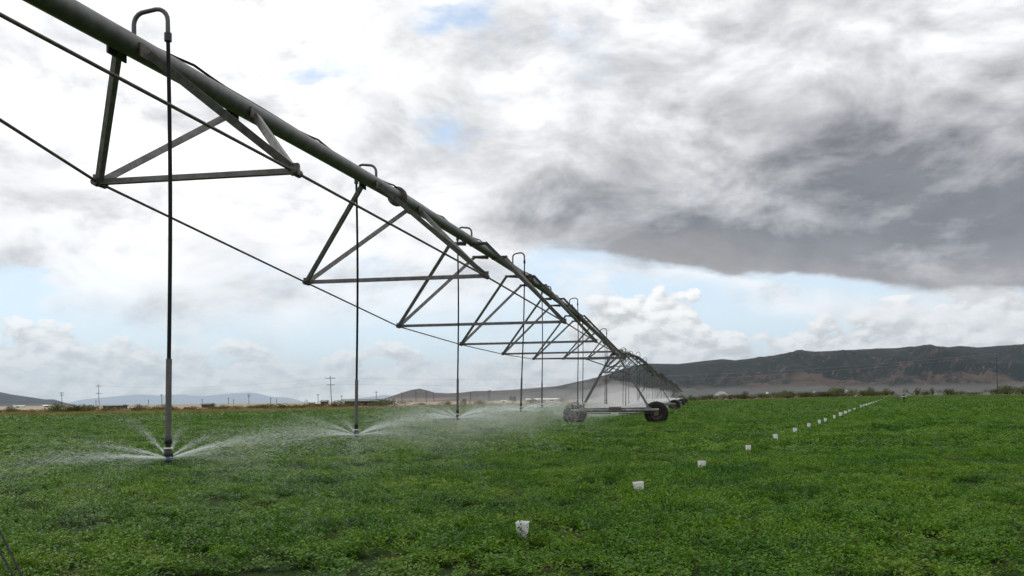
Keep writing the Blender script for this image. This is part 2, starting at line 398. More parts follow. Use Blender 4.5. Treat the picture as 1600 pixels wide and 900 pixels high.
def hills(name, prof, foot, crest, back, m, gully=0.25, rough=0.02, seed=1, nx=360, nr=46, fan=None, bench=0.0):
    px = np.array([p[0] for p in prof], float); py = np.array([p[1] for p in prof], float)
    x = np.linspace(px[0], px[-1], nx); y = np.interp(x, px, py)
    q = (x - CX) / F; hor = CY - (x - CX) * math.tan(ROLL)
    H = np.maximum((hor - y) / F * crest, 0.0) + EYE
    vs = np.zeros((nx, nr, 3)); SP = np.zeros((nx, nr)); km = 3500.0 / crest
    for k in range(nr):
        t = k / (nr - 1)
        if t < 0.75:
            s_ = t / 0.75; R = foot + (crest - foot) * s_; X = q * R * km; c_ = np.full_like(X, R * km)
            spur = 1 - np.abs(fbm2(X * .0042 + 60 + .35 * s_, c_ * .0011 + 7, seed, 4)) * 2.6                 # spurs run down from the crest
            fine = fbm2(X * .014 + 20, c_ * .009 + 3, seed + 4, 4)
            sh = s_ + gully * (spur - 0.55) * np.sin(np.pi * s_) ** 1.2 * (1 - .35 * s_) + rough * fine * np.sin(np.pi * s_)
            sh = np.clip(sh, 0, 1.0)
            if fan: fr = fan; ph = np.where(sh < fr[0], fr[1] * (sh / fr[0]) ** 1.5, fr[1] + (1 - fr[1]) * (1 - (1 - (sh - fr[0]) / (1 - fr[0])) ** 1.55))
            else: ph = sh * sh * (3 - 2 * sh) * 0.5 + sh * 0.5
            Z = H * ph + H * bench * np.sin(sh * 26 + fine * 5) * np.sin(np.pi * s_)
        else:
            s_ = (t - 0.75) / 0.25; R = crest + (back - crest) * s_; Z = H * (1 - s_ ** 2 * 0.9)
        vs[:, k] = np.stack([q * R, np.full_like(q, R), Z - (0.6 if k == 0 else 0)], -1); SP[:, k] = spur
    i = np.arange(nx - 1)[:, None] * nr + np.arange(nr - 1)[None, :]
    f_ = np.stack([i, i + nr, i + nr + 1, i + 1], -1).reshape(-1, 4)
    o = np_obj(name, vs.reshape(-1, 3), f_, m, True); at_ = o.data.attributes.new('spur', 'FLOAT', 'POINT'); at_.data.foreach_set('value', SP.astype(np.float32).ravel())
    return tag(o, kind='structure')
def hill_mat(name, rock, scrub, soil, sc, lo, hi, zs):
    m = bpy.data.materials.new(name); m.use_nodes = True; t = NT(m.node_tree); b = t.n['Principled BSDF']
    g = t.node('ShaderNodeNewGeometry'); p = g.outputs['Position']
    n = t.noise(t.vmul(p, (1, 1, 2.2)), sc, 8, 0.65); n2 = t.noise(p, sc * 7, 5, 0.7)
    n3 = t.noise(t.vmul(p, (1.6, 1.0, 0.7)), sc * 5, 5, 0.65)
    sp = t.node('ShaderNodeSeparateXYZ'); t.l.new(p, sp.inputs[0])
    f_ = t.add(t.mul(n, 0.6), t.mul(n2, 0.4))
    at_ = t.node('ShaderNodeAttribute', attribute_name='spur')                     # bare rock crops out on the spurs
    f_ = t.add(t.sub(f_, t.smooth(sp.outputs[2], lo * 1.8, lo * 4.2, 0.0, 0.085)), t.smooth(at_.outputs['Fac'], 0.2, 0.95, -0.075, 0.045))
    c = t.mix(t.smooth(f_, 0.44, 0.60), scrub, rock)
    c = t.mix(t.smooth(n3, 0.56, 0.70, 0, 0.7), c, tuple(x * 1.7 for x in rock))
    hz = t.add(sp.outputs[2], t.mul(t.sub(n, 0.5), zs * 0.5))
    c = t.mix(t.smooth(hz, lo, hi), soil, c)
    t.l.new(c, b.inputs['Base Color']); b.inputs['Roughness'].default_value = 1.0; b.inputs['Specular IOR Level'].default_value = 0.05
    return m
M_MESA = hill_mat('mesa_rock', (0.082, 0.062, 0.054), (0.020, 0.027, 0.028), (0.092, 0.092, 0.089), 0.010, 22.0, 36.0, 34.0)
M_PEAK = hill_mat('peak_rock', (0.12, 0.088, 0.078), (0.06, 0.052, 0.046), (0.17, 0.145, 0.12), 0.006, 6.0, 20.0, 14.0)
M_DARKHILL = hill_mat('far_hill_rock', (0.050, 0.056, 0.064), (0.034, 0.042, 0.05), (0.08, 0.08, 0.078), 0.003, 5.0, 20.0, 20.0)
M_FAR = hill_mat('far_mountain_haze_tint', (0.17, 0.24, 0.33), (0.15, 0.21, 0.30), (0.17, 0.22, 0.28), 0.0006, 10.0, 80.0, 60.0)  # rock paled and blued: distance haze painted into the base colour
hills('mesa', [(560, 633), (640, 629), (700, 624), (760, 619), (800, 616), (850, 608), (900, 597), (940, 589), (975, 576), (1010, 568), (1060, 569), (1100, 564), (1130, 561), (1150, 563.5), (1180, 560), (1210, 556), (1240, 550), (1300, 549), (1350, 546), (1400, 545), (1450, 540.5), (1480, 543), (1500, 541), (1530, 543), (1560, 540.5), (1600, 539), (1700, 535), (1850, 540), (2050, 560)],
      2300, 3700, 5200, M_MESA, 0.46, 0.12, 5, 700, 90, fan=(0.42, 0.33), bench=0.012)
hills('ridge', [(560, 633), (590, 626), (605, 621), (630, 613), (643, 609), (656, 607), (668, 610), (680, 613.5), (700, 614.5), (720, 613.5), (740, 611), (770, 610.5), (800, 609), (860, 604), (900, 601), (960, 600), (1050, 612)],
      4200, 5600, 7200, M_PEAK, 0.30, 0.06, 21, 320, 50)
hills('hill', [(-420, 600), (-200, 602), (-60, 606), (0, 612.5), (20, 616.5), (45, 620), (70, 624), (84, 624), (105, 630), (120, 633), (134, 637)],
      6500, 8600, 11000, M_DARKHILL, 0.25, 0.05, 33, 220, 40)
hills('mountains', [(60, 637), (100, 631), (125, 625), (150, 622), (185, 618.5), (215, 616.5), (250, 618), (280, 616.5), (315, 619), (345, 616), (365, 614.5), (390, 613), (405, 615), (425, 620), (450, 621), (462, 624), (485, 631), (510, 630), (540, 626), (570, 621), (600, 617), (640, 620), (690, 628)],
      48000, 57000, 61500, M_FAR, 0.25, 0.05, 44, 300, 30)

# ------------------------------------------------------------------ haze over the valley
def haze_box():
    m = bpy.data.materials.new('valley_air'); m.use_nodes = True; t = NT(m.node_tree); t.n.remove(t.n['Principled BSDF'])
    v = t.node('ShaderNodeVolumePrincipled'); v.inputs['Color'].default_value = (0.74, 0.88, 1.0, 1); v.inputs['Anisotropy'].default_value = 0.25; v.inputs['Density'].default_value = 2.3e-5
    t.l.new(v.outputs[0], t.n['Material Output'].inputs['Volume'])
    mb = MB(); mb.box((0, 0, 1100 - 2), (2 * HAZE_R + 400, 2 * HAZE_R + 400, 2200)); tag(mb.build('haze', m), kind='stuff')
haze_box()

# ------------------------------------------------------------------ the pivot line: geometry along its axis
VP = 1083.0; TAN = (VP - CX) / F; AZ = math.atan(TAN)
X0 = -4.07; Y_T0 = 2.70; BAY = 5.45; NB = 9
DIR = Vector((math.sin(AZ), math.cos(AZ), 0)); PERP = Vector((math.cos(AZ), -math.sin(AZ), 0))
SPAN = NB * BAY / math.cos(AZ)
ORI = Vector((X0 + TAN * Y_T0, Y_T0, EYE))           # tower line point, at eye height
W_N = [0, .87, 1.28, 1.63, 1.69, 1.69, 1.63, 1.28, .87, 0]
Z_N = [2.30, 1.86, 1.67, 1.46, 1.40, 1.40, 1.46, 1.67, 1.86, 2.30]
def pipe_h(t): return 2.42 + 2.42 * t * (1 - t)
def L(s, p, z): return DIR * s + PERP * p + Vector((0, 0, z))      # span frame: along, across (right +), up from eye height
PR = 0.084
def build_span():
    root = thing('irrigation_span', None, 'pipe span', ORI)
    root.location = ORI
    mb = MB(); N = 46
    mb.tube([L(SPAN * i / N, 0, pipe_h(i / N)) for i in range(N + 1)], PR, 20); mb.build('main_pipe', M_STEEL, root)
    for k in (2.03, 4.05, 6.05, 8.0):                                  # flanged joints
        mb = MB(); t0 = (k - .02) / NB; t1 = (k + .02) / NB
        for a, b, r in ((-.055, -.035, .125), (-.03, -.008, .135), (.012, .034, .135)):
            s0 = SPAN * k / NB + a; s1 = SPAN * k / NB + b
            mb.tube([L(s0, 0, pipe_h(k / NB)), L(s1, 0, pipe_h(k / NB))], r, 18)
        for q in range(8):
            a = q * math.pi / 4 + .2; c = L(SPAN * k / NB, math.cos(a) * .112, pipe_h(k / NB) + math.sin(a) * .112)
            mb.tube([c - DIR * .075, c + DIR * .055], .010, 6)
        mb.build('flange_joint', M_PLATE, root)
    mb = MB(); pts = []                                                # control cable strapped on top, lifting at brackets
    for i in range(181):
        t = i / 180; w = abs(math.sin(t * NB * math.pi * 1.0)); lift = 0.016 + 0.034 * max(0, 1 - ((t * NB * 2 + .5) % 1 - .5) ** 2 * 60)
        pts.append(L(SPAN * t, .012 * math.sin(t * 60), pipe_h(t) + PR + lift - .012))
    mb.tube(pts, .011, 6); mb.build('control_cable', M_CABLE, root)
    for k in range(1, NB):
        s = SPAN * k / NB
        node = {sd: L(s, sd * W_N[k], Z_N[k]) for sd in (-1, 1)}
        mb = MB(); mb.angle(node[-1] + PERP * .03, node[1] - PERP * .03, .055, .007, flip=1); mb.build('crossbar', M_STEEL2, root)
        for sd in (-1, 1):
            for e in (-1, 1):
                sa = s + e * (.92 if k in (1, 8) else 1.0) + (.08 if sd > 0 else -.05)
                wide = .12 if k in (1, 2, 7, 8) else .34
                top = L(sa, sd * (PR * .95 if wide < .2 else .30), pipe_h(sa / SPAN) - (.05 if wide < .2 else .07))
                mb = MB(); mb.angle(node[sd] + (top - node[sd]).normalized() * .04, top, .050 if (sd < 0 and e < 0) else .064, .008, up=DIR, flip=sd * e); mb.build('strut', M_STEEL2, root)
                if wide > .2:                                           # outrigger plate that carries the wide struts
                    mb = MB(); a = L(sa, sd * .02, pipe_h(sa / SPAN) - .07); b = L(sa, sd * .34, pipe_h(sa / SPAN) - .075)
                    mb.bar(a, b, .11, .030); mb.bar(a - Vector((0, 0, .035)), b - Vector((0, 0, .0)), .02, .05); mb.build('outrigger_plate', M_PLATE, root)
                else:
                    mb = MB(); mb.bar(top - DIR * .12 + PERP * sd * .008, top + DIR * .12 + PERP * sd * .008, .014, .10); mb.build('strut_bracket', M_PLATE, root)
            mb = MB(); d_ = L(BAY, 0, 0).normalized()
            mb.tube([node[sd] - d_ * .07, node[sd] + d_ * .09], [.034, .034], 8); mb.box(node[sd] + Vector((0, 0, .02)), (.07, .07, .09)); mb.build('rod_joint', M_PLATE, root)
    for sd in (-1, 1):
        pts = [L(.1, sd * .06, 2.24)] + [L(SPAN * k / NB, sd * W_N[k], Z_N[k]) for k in range(1, NB)] + [L(SPAN - .1, sd * .06, 2.24)]
        mb = MB()
        for a, b in zip(pts, pts[1:]): mb.tube([a, b], .0125, 8, caps=False)
        mb.build('truss_rod', M_ROD, root)
    for s, p in ((.35, 0), (SPAN - .35, 0)):
        mb = MB(); mb.tube([L(s - .05, 0, pipe_h(s / SPAN)), L(s + .05, 0, pipe_h(s / SPAN))], .13, 16); mb.build('end_flange', M_PLATE, root)
    return root
span0 = build_span()
SPAN_LAB = ['long galvanised pipe span crossing overhead from the upper left to the nearest tower',
            'pipe span between the nearest wheeled tower and the second tower', 'pipe span between the second wheeled tower and the third',
            'pipe span between the third wheeled tower and the fourth', 'farthest pipe span, reaching the last wheeled tower in front of the mesa']
span0['label'] = SPAN_LAB[0]; span0['group'] = 'pipe spans of the irrigation line'
for i in range(1, 5):
    c = copy_tree(span0); c.location = ORI + DIR * SPAN * i; c['label'] = SPAN_LAB[i]

# ------------------------------------------------------------------ wheeled towers
def build_wheel(parent, c, axis):
    """tractor tyre with lugs, dished rim; axis is the axle direction"""
    R = axis.to_track_quat('Z', 'Y').to_matrix(); c = Vector(c)
    hub = bpy.data.objects.new('wheel', None); hub.empty_display_size = .2; COL.objects.link(hub); hub.parent = parent; hub.location = c
    mb = MB(); w = .19; r0 = .57
    prof = [(.31, -w * .75), (.36, -w * .95), (.46, -w), (.53, -w * .92), (r0, -w * .55), (r0 + .006, 0), (r0, w * .55), (.53, w * .92), (.46, w), (.36, w * .95), (.31, w * .75), (.29, 0)]
    mb.lathe(prof, n=36, closed=True, R=R)
    for k in range(22):
        for sd in (-1, 1):
            a = 2 * math.pi * (k + (.5 if sd > 0 else 0)) / 22; da = .17
            p = Vector(((r0 + .022) * math.cos(a), (r0 + .022) * math.sin(a), 0)); q = Vector(((r0 - .025) * math.cos(a + da), (r0 - .025) * math.sin(a + da), sd * w * 1.0))
            mb.bar(R @ p, R @ q, .05, .075, up=R @ p.normalized())
    mb.build('tyre', M_TYRE, hub)
    mb = MB()
    mb.lathe([(.31, -.13), (.27, -.12), (.25, -.03), (.13, .02), (.12, .05), (.0, .055)], n=28, R=R); mb.lathe([(.31, .13), (.27, .12), (.25, .03), (.13, .0), (.0, -.005)], n=28, R=R)
    for k in range(8):
        a = k * math.pi / 4; v = Vector((.09 * math.cos(a), .09 * math.sin(a), .05)); mb.tube([R @ v, R @ (v + Vector((0, 0, .03)))], .012, 6)
    mb.build('rim', M_RIM, hub); return hub
GAUGE = 2.12
def build_tower():
    root = thing('drive_tower', None, 'wheeled tower'); zg = 0.57
    P = lambda s, p, z: DIR * s + PERP * p + Vector((0, 0, z))
    top = EYE + 2.42
    for sd in (-1, 1): build_wheel(root, P(0.0, sd * GAUGE, zg), DIR)
    mb = MB(); mb.tube([P(-.34, -GAUGE - .15, .74), P(-.34, GAUGE + .15, .74)], .092, 14); mb.build('base_beam', M_BEAM, root)
    for sd in (-1, 1):
        mb = MB(); mb.box(P(-.27, sd * GAUGE, .60), (.22, .20, .26), Matrix.Rotation(-AZ, 3, 'Z')); mb.tube([P(-.3, sd * GAUGE, .57), P(-.02, sd * GAUGE, .57)], .06, 10); mb.build('wheel_gearbox', M_PLATE, root)
        mb = MB(); mb.tube([P(-.34, sd * .2, .60), P(-.32, sd * (GAUGE - .1), .58)], .022, 8); mb.build('drive_shaft', M_ROD, root)
        mb = MB(); mb.tube([P(-.32, sd * .18, .86), P(-.34, sd * (GAUGE - .25), .86)], .035, 8); mb.build('conduit', M_BEAM, root)
        for e in (-1, 1):
            mb = MB(); mb.angle(P(e * .34 if e > 0 else -.34, sd * (GAUGE - .32), .80), P(e * .18, sd * .13, top - .05), .085, .009, up=DIR, flip=sd); mb.build('leg', M_STEEL2, root)
        mb = MB(); mb.bar(P(-.36, sd * 1.05, 2.15), P(.3, sd * 1.05, 2.15), .04, .04); mb.build('leg_tie', M_STEEL2, root)
        mb = MB(); mb.tube([P(-5.2, -sd * .86, EYE + 1.86), P(-.22, sd * .80, 2.62)], .026, 8); mb.build('brace', M_ROD, root)
    mb = MB(); mb.angle(P(-.2, -.66, 2.72), P(-.2, .66, 2.72), .07, .008); mb.build('leg_crossbar', M_STEEL2, root)
    mb = MB(); mb.box(P(-.36, .0, .80), (.30, .30, .22), Matrix.Rotation(-AZ, 3, 'Z')); mb.tube([P(-.36, -.30, .84), P(-.36, .34, .84)], .10, 12); mb.build('gear_motor', M_PLATE, root)
    mb = MB(); mb.box(P(-.05, .30, top - .02), (.26, .22, .34), Matrix.Rotation(-AZ, 3, 'Z')); mb.build('control_box', M_BEAM, root)
    mb = MB(); mb.tube([P(-.3, 0, top), P(.3, 0, top)], .115, 16); mb.box(P(0, 0, top - .13), (.42, .5, .05), Matrix.Rotation(-AZ, 3, 'Z')); mb.build('pipe_saddle', M_PLATE, root)
    return root
T_LAB = ['wheeled drive tower nearest the camera, two big lugged tyres on a grey base beam', 'second wheeled drive tower along the pipe, right behind the nearest one',
         'third wheeled drive tower along the pipe, small and dark', 'fourth wheeled drive tower along the pipe, next to last', 'last wheeled drive tower, tiny, where the pipe line ends']
tower0 = build_tower()
for i in range(5):
    c = tower0 if i == 0 else copy_tree(tower0)
    p = ORI + DIR * SPAN * (i + 1); p.z = 0; c.location = p; c['label'] = T_LAB[i]; c['group'] = 'wheeled towers of the irrigation line'
# overhang past the last tower
oh = thing('end_overhang', 'short tapering pipe overhang past the last wheeled tower', 'pipe overhang', ORI + DIR * SPAN * 5)
mb = MB(); mb.tube([L(0, 0, 2.42), L(8, 0, 2.25), L(15, 0, 2.0)], .06, 10); mb.build('overhang_pipe', M_STEEL, oh)
for sd in (-1, 1):
    mb = MB(); mb.tube([L(15, 0, 2.0), L(0, sd * .3, 3.3)], .012, 6); mb.build('stay_cable', M_ROD, oh)
mb = MB(); mb.tube([L(0, 0, 2.4), L(0, 0, 3.3)], .04, 6); mb.build('stay_post', M_STEEL2, oh)

# ------------------------------------------------------------------ sprinkler drops hanging from the pipe
def s_of_Y(Y): return (Y - Y_T0) / math.cos(AZ)
LEAN = Vector((-0.0085, 0, -1))
def build_drop(side, zs, goose, lean=0.0):
    """origin on the pipe axis; hangs to zs (below eye height)"""
    root = thing('sprinkler_drop', None, 'sprinkler')
    a = .27 * side; h = goose
    pts = [Vector((0, 0, .07)), Vector((0, 0, h - .09))]
    for k in range(1, 6): t = math.pi / 2 * k / 5; pts.append(PERP * side * .09 * (1 - math.cos(t)) + Vector((0, 0, h - .09 + .09 * math.sin(t))))
    for k in range(0, 6): t = math.pi / 2 * k / 5; pts.append(PERP * side * (.27 - .09 + .09 * math.sin(t)) + Vector((0, 0, h - .09 + .09 * math.cos(t) + .012)))
    end = PERP * a + Vector((0, 0, h - .20)); pts.append(end)
    mb = MB(); mb.tube(pts, .017, 10); g = mb.build('gooseneck', M_GOOSE, root)
    mb = MB(); mb.tube([end + Vector((0, 0, .03)), end - Vector((0, 0, .03))], .027, 10); mb.build('clamp', M_BLACK, g)
    Ld = end.z - zs
    def on(u): return end + Vector((LEAN.x * u - lean * u, 0, -u)) + Vector((0.012 * math.sin(u * 1.4), 0, 0)) * (1 if u < Ld - .9 else 1)
    mb = MB(); mb.tube([on(Ld * i / 16) for i in range(15)] + [on(Ld - .75)], .0145, 10); mb.build('drop_hose', M_HOSE, root)
    mb = MB(); mb.tube([on(Ld - .76), on(Ld - .20)], .0215, 12); mb.build('weight_pipe', M_PVC, root)
    b = on(Ld - .20)
    mb = MB(); mb.lathe([(.0, 0), (.028, 0), (.028, -.055), (.020, -.062), (.020, -.085), (.0, -.085)], b, n=14); mb.build('pressure_regulator', M_BLACK, root)
    mb = MB(); mb.lathe([(.02, -.086), (.034, -.088), (.034, -.096), (.02, -.098)], b, n=14); mb.build('ring', M_RING, root)
    mb = MB(); mb.lathe([(.0, -.099), (.030, -.10), (.034, -.135), (.030, -.15), (.012, -.152)], b, n=14)
    for k in range(3):
        a_ = k * 2.1 + .3; mb.bar(b + Vector((.030 * math.cos(a_), .030 * math.sin(a_), -.14)), b + Vector((.026 * math.cos(a_), .026 * math.sin(a_), -.178)), .008, .006, up=(1, 0, .2))
    nz = mb.build('nozzle_body', M_BLACK, root)
    mb = MB(); mb.lathe([(.0, -.165), (.012, -.166), (.032, -.172), (.030, -.182), (.014, -.195), (.0, -.198)], b, n=14); mb.build('spray_plate', M_BLUE, nz)
    return root, b + Vector((0, 0, -.165))
def pipe_pt(s):
    n_ = int(s // SPAN); u = s / SPAN - n_; p = ORI + DIR * s; p.z = EYE + pipe_h(u); return p
# distance of each drop in the first span, the side its gooseneck turns to, nozzle height under eye height, goose height
DR = [(7.28, 1, -.43, .25, 0), (12.85, -1, -.47, .25, 0.0), (18.4, -1, -.36, .26, 0.0), (22.6, 1, -.27, .33, .025), (28.7, -1, -.24, .26, 0), (33.0, 1, -.24, .36, 0), (39.3, -1, -.24, .30, 0), (44.0, 1, -.24, .36, 0), (49.2, -1, -.26, .30, 0)]
D_LAB = ['large sprinkler drop at left with a tall gooseneck, passing in front of the pipe', 'sprinkler drop hanging beside the second crossbar, small gooseneck on the pipe', 'sprinkler drop whose hose crosses the third crossbar, spraying both ways',
         'sprinkler drop leaning left, fourth along the pipe from the left', 'sprinkler drop just right of the leaning one, hanging over the misty crop', 'sprinkler drop hanging left of the left tyre of the nearest tower',
         'sprinkler drop hanging behind the left tyre of the nearest tower', 'sprinkler drop of the last but one place before the nearest tower', 'sprinkler drop closest to the nearest wheeled tower']
SPRAYS = []
drops = []
for (Y, sd, zs, gh, ln), lab in zip(DR, D_LAB):
    s = s_of_Y(Y); p = pipe_pt(s)
    o, tip = build_drop(sd, zs + EYE - p.z + 0.0, gh, ln); o.location = p; o['label'] = lab; o['group'] = 'sprinkler drops hanging from the pipe'
    drops.append((s, o, tip)); SPRAYS.append((p + tip, 0))
ORD = ['nearest', 'second', 'third', 'fourth']
for i in range(1, 5):
    for (s, o, tip) in drops:
        c = copy_tree(o); c.location = pipe_pt(s + SPAN * i); c['group'] = 'sprinkler drops hanging from the pipe'
        c['label'] = 'thin sprinkler drop hanging in the span behind the %s wheeled tower' % ORD[i - 1]
        SPRAYS.append((c.location + tip, i))

# ------------------------------------------------------------------ water thrown by the sprinklers
def water_mat(name, alpha):
    m = bpy.data.materials.new(name); m.use_nodes = True; t = NT(m.node_tree); b = t.n['Principled BSDF']
    b.inputs['Base Color'].default_value = (.86, .90, .92, 1); b.inputs['Roughness'].default_value = .25
    tr = t.node('ShaderNodeBsdfTranslucent'); tr.inputs[0].default_value = (.9, .93, .95, 1)
    m1 = t.node('ShaderNodeMixShader'); m1.inputs[0].default_value = .5; t.l.new(b.outputs[0], m1.inputs[1]); t.l.new(tr.outputs[0], m1.inputs[2])
    tp = t.node('ShaderNodeBsdfTransparent'); m2 = t.node('ShaderNodeMixShader'); m2.inputs[0].default_value = alpha
    t.l.new(tp.outputs[0], m2.inputs[1]); t.l.new(m1.outputs[0], m2.inputs[2]); t.l.new(m2.outputs[0], t.n['Material Output'].inputs[0]); return m
M_WATER = water_mat('water_drops', .42); M_MIST = water_mat('fine_mist_drops', .5)
def spray_mesh(name, n, wid, length, seed, jets, mist=0.35, v0=4.6):
    r = np.random.default_rng(seed)
    j = r.integers(0, len(jets), n); J = np.array(jets)
    free = r.random(n) < mist
    a = np.where(free, r.random(n) * 2 * np.pi, J[j, 0] + r.normal(0, 1, n) * .0)
    e = np.where(free, r.normal(.10, .13, n), J[j, 1])
    T = np.where(free, .95, .62) * r.random(n) ** np.where(free, 1.0, 1.3)            # time of flight
    sp_ = .030 + .17 * T                                                # the jet breaks up with distance
    a = a + r.normal(0, 1, n) * sp_ * .8; e = e + r.normal(0, 1, n) * sp_ * .8
    v = v0 * (1 + r.normal(0, .09, n)); drag = 1 / (1 + .55 * T)
    hx = v * np.cos(e) * T * drag; z = v * np.sin(e) * T * drag - .5 * 9.81 * T * T * .50
    c = np.stack([hx * np.cos(a) - .10 * T, hx * np.sin(a), z], -1)
    vel = np.stack([np.cos(a) * np.cos(e), np.sin(a) * np.cos(e), np.sin(e) - 9.81 * T * .55 / v], -1); vel /= np.linalg.norm(vel, axis=1)[:, None]
    keep = c[:, 2] > -.82; c = c[keep]; vel = vel[keep]; T = T[keep]; k = len(c)
    ln = length * (.5 + r.random(k)) * (1.3 - .5 * T); wd = wid * (.55 + .9 * r.random(k)) * np.clip(1.5 - 1.5 * T, .35, 1.5)
    rnd = r.normal(0, 1, (k, 3)); u = np.cross(vel, rnd); u /= np.linalg.norm(u, axis=1)[:, None]; w = np.cross(vel, u)
    p0 = c - vel * ln[:, None] / 2; p1 = c + vel * ln[:, None] / 2
    m = [c + (u * math.cos(t) + w * math.sin(t)) * wd[:, None] / 2 for t in (0, 2.0944, 4.1888)]
    vs = np.stack([p0, m[0], m[1], m[2], p1], 1).reshape(-1, 3); b = np.arange(k)[:, None] * 5
    f = np.concatenate([b + np.array(x) for x in ((0, 1, 2), (0, 2, 3), (0, 3, 1), (4, 2, 1), (4, 3, 2), (4, 1, 3))])
    return np_mesh(name, vs, f, M_WATER)
jets1 = [(rad(24), .30), (rad(30), .27), (rad(128), .42), (rad(160), .24), (rad(192), .10), (rad(200), .13), (rad(-35), .16), (rad(78), .30), (rad(-90), .12), (rad(100), .36)]
jets2 = [(rad(28), .34), (rad(150), .36), (rad(176), .22), (rad(60), .30), (rad(-30), .14), (rad(110), .33), (rad(215), .12), (rad(-80), .12)]
S_NEAR = [spray_mesh('spray_mesh', 40000, .00062, .024, 3, jets1, .22), spray_mesh('spray_mesh', 26000, .0010, .032, 4, jets2, .20), spray_mesh('spray_mesh', 18000, .0018, .045, 5, jets2, .28)]
S_MID = [spray_mesh('spray_mesh', 4600, .0040, .06, 6, jets1, .6), spray_mesh('spray_mesh', 4600, .0040, .06, 7, jets2, .6)]
S_FAR = [spray_mesh('spray_mesh', 2600, .011, .12, 8, jets1, .85), spray_mesh('spray_mesh', 2600, .011, .12, 9, jets2, .85)]
S_THIN = spray_mesh('spray_mesh', 700, .0042, .05, 16, jets2, .3, 3.4)
SP_LAB = ['wide white spray fanning from the large left sprinkler', 'spray thrown from the second sprinkler from the left', 'spray from the third sprinkler, white V above the crop', 'spray from the leaning sprinkler hose',
          'misty spray right of the leaning sprinkler hose', 'misty spray over the crop left of the nearest tower', 'misty spray behind the left tyre of the nearest tower', 'misty spray just left behind the nearest tower beam', 'misty spray under the nearest tower']
for i, (p, sp_i) in enumerate(SPRAYS):
    me = S_NEAR[i] if i < 3 else S_THIN if 5 <= i <= 8 else (S_MID[i % 2] if sp_i < 2 else S_FAR[i % 2])
    o = bpy.data.objects.new('water_spray', me); COL.objects.link(o); o.location = p
    if i > 2: o.rotation_euler = (0, 0, random.uniform(-.25, .25))
    tag(o, SP_LAB[i] if i < 9 else 'white spray veil drifting under the span behind the %s wheeled tower' % ORD[sp_i - 1], 'water spray', 'sprays from the sprinkler drops')

def mist_bank(Y, dp, z, ra, rp, rz, dens, seed):
    m = bpy.data.materials.new('drifting_mist'); m.use_nodes = True; t = NT(m.node_tree); t.n.remove(t.n['Principled BSDF'])
    v = t.node('ShaderNodeVolumePrincipled'); v.inputs['Color'].default_value = (.98, .99, 1, 1); v.inputs['Density'].default_value = dens
    t.l.new(v.outputs[0], t.n['Material Output'].inputs['Volume'])
    r = np.random.default_rng(seed); ph = r.random((6, 3)) * 6.28; vs = []; n1_, n2_ = 28, 14
    for i in range(n2_ + 1):
        for k in range(n1_):
            th = math.pi * i / n2_; a_ = 2 * math.pi * k / n1_; d_ = np.array([math.sin(th) * math.cos(a_), math.sin(th) * math.sin(a_), math.cos(th)])
            w_ = 1 + .16 * sum(math.sin(float(d_ @ ((q % 3 - 1.5) * 3)) + q[0]) for q in ph) / 2.0
            vs.append(DIR * (d_[0] * ra * w_) + PERP * (d_[1] * rp * w_) + Vector((0, 0, max(d_[2] * rz * w_, -z + .03))))
    fs = [(i * n1_ + (k + 1) % n1_, (i + 1) * n1_ + (k + 1) % n1_, (i + 1) * n1_ + k, i * n1_ + k) for i in range(n2_) for k in range(n1_)]
    mb = MB(); mb.raw(vs, fs, True); o = mb.build('mist', m); p = ORI + DIR * s_of_Y(Y) + PERP * dp; o.location = (p.x, p.y, z); tag(o, kind='stuff')
for q in ((86, -1.9, 1.2, 24, 2.6, 1.3, .014, 1), (74, -1.5, .9, 17, 2.2, .9, .022, 2), (92, -2.2, 1.7, 20, 2.2, 1.3, .010, 9), (132, -2.6, 1.3, 26, 3.0, 1.5, .012, 3), (182, -3.0, 1.4, 34, 3.4, 1.6, .010, 4), (66, -3.0, 1.1, 11, 2.6, 1.4, .011, 5),
          (38, -2.8, .75, 12, 2.4, .8, .0035, 6), (26, -2.2, .7, 9, 2.2, .7, .005, 7), (48, -4.8, .9, 14, 2.6, 1.0, .003, 8), (42, -4.0, .8, 20, 3.6, 1.1, .0028, 10)): mist_bank(*q)

# ------------------------------------------------------------------ white catch cans across the field
CAN_X = [814, 998, 1096, 1169, 1212, 1242, 1264, 1281, 1289.5, 1304, 1314, 1321.5, 1328, 1336, 1346, 1350.5, 1354.5, 1358.5, 1362, 1366, 1369.5, 1373, 1377.5, 1382, 1386]
def can_pos(px):
    q = (px - CX) / F; Y = (3.42 - .06) / (.387 - q) if False else None
    # the row: X = .06 + .387 (Y - 9); the sight line: X = q Y (with the small roll term)
    k = .387
    rr = ray(px, CY + 1150 / 20)
    q = rr.x; Y = (.06 - k * 9) / (q - k); return q * Y, Y
def build_can(tilt):
    root = thing('catch_can', None, 'catch can'); h = .195; T = Matrix.Rotation(tilt[0], 3, 'X') @ Matrix.Rotation(tilt[1], 3, 'Y')
    def ring(hw, z, c=.012):
        pts = []
        for sx, sy in ((1, 1), (-1, 1), (-1, -1), (1, -1)):
            for k in range(4):
                t_ = math.atan2(sy, sx) - math.pi / 4 + math.pi / 2 * k / 3
                pts.append(T @ Vector((sx * (hw - c) + c * math.cos(t_), sy * (hw - c) + c * math.sin(t_), z)))
        return pts
    lv = [(.051, 0), (.058, h - .016), (.0605, h - .015), (.061, h), (.056, h), (.050, .012)]
    vs = []; fs = []
    for hw, z in lv: vs += ring(hw, z)
    for i in range(len(lv) - 1):
        for k in range(16): fs.append((i * 16 + k, i * 16 + (k + 1) % 16, (i + 1) * 16 + (k + 1) % 16, (i + 1) * 16 + k))
    fs += [tuple(range(16))[::-1], tuple(range(80, 96))]
    mb = MB(); mb.raw(vs, fs); mb.build('cup', M_CAN, root); return root
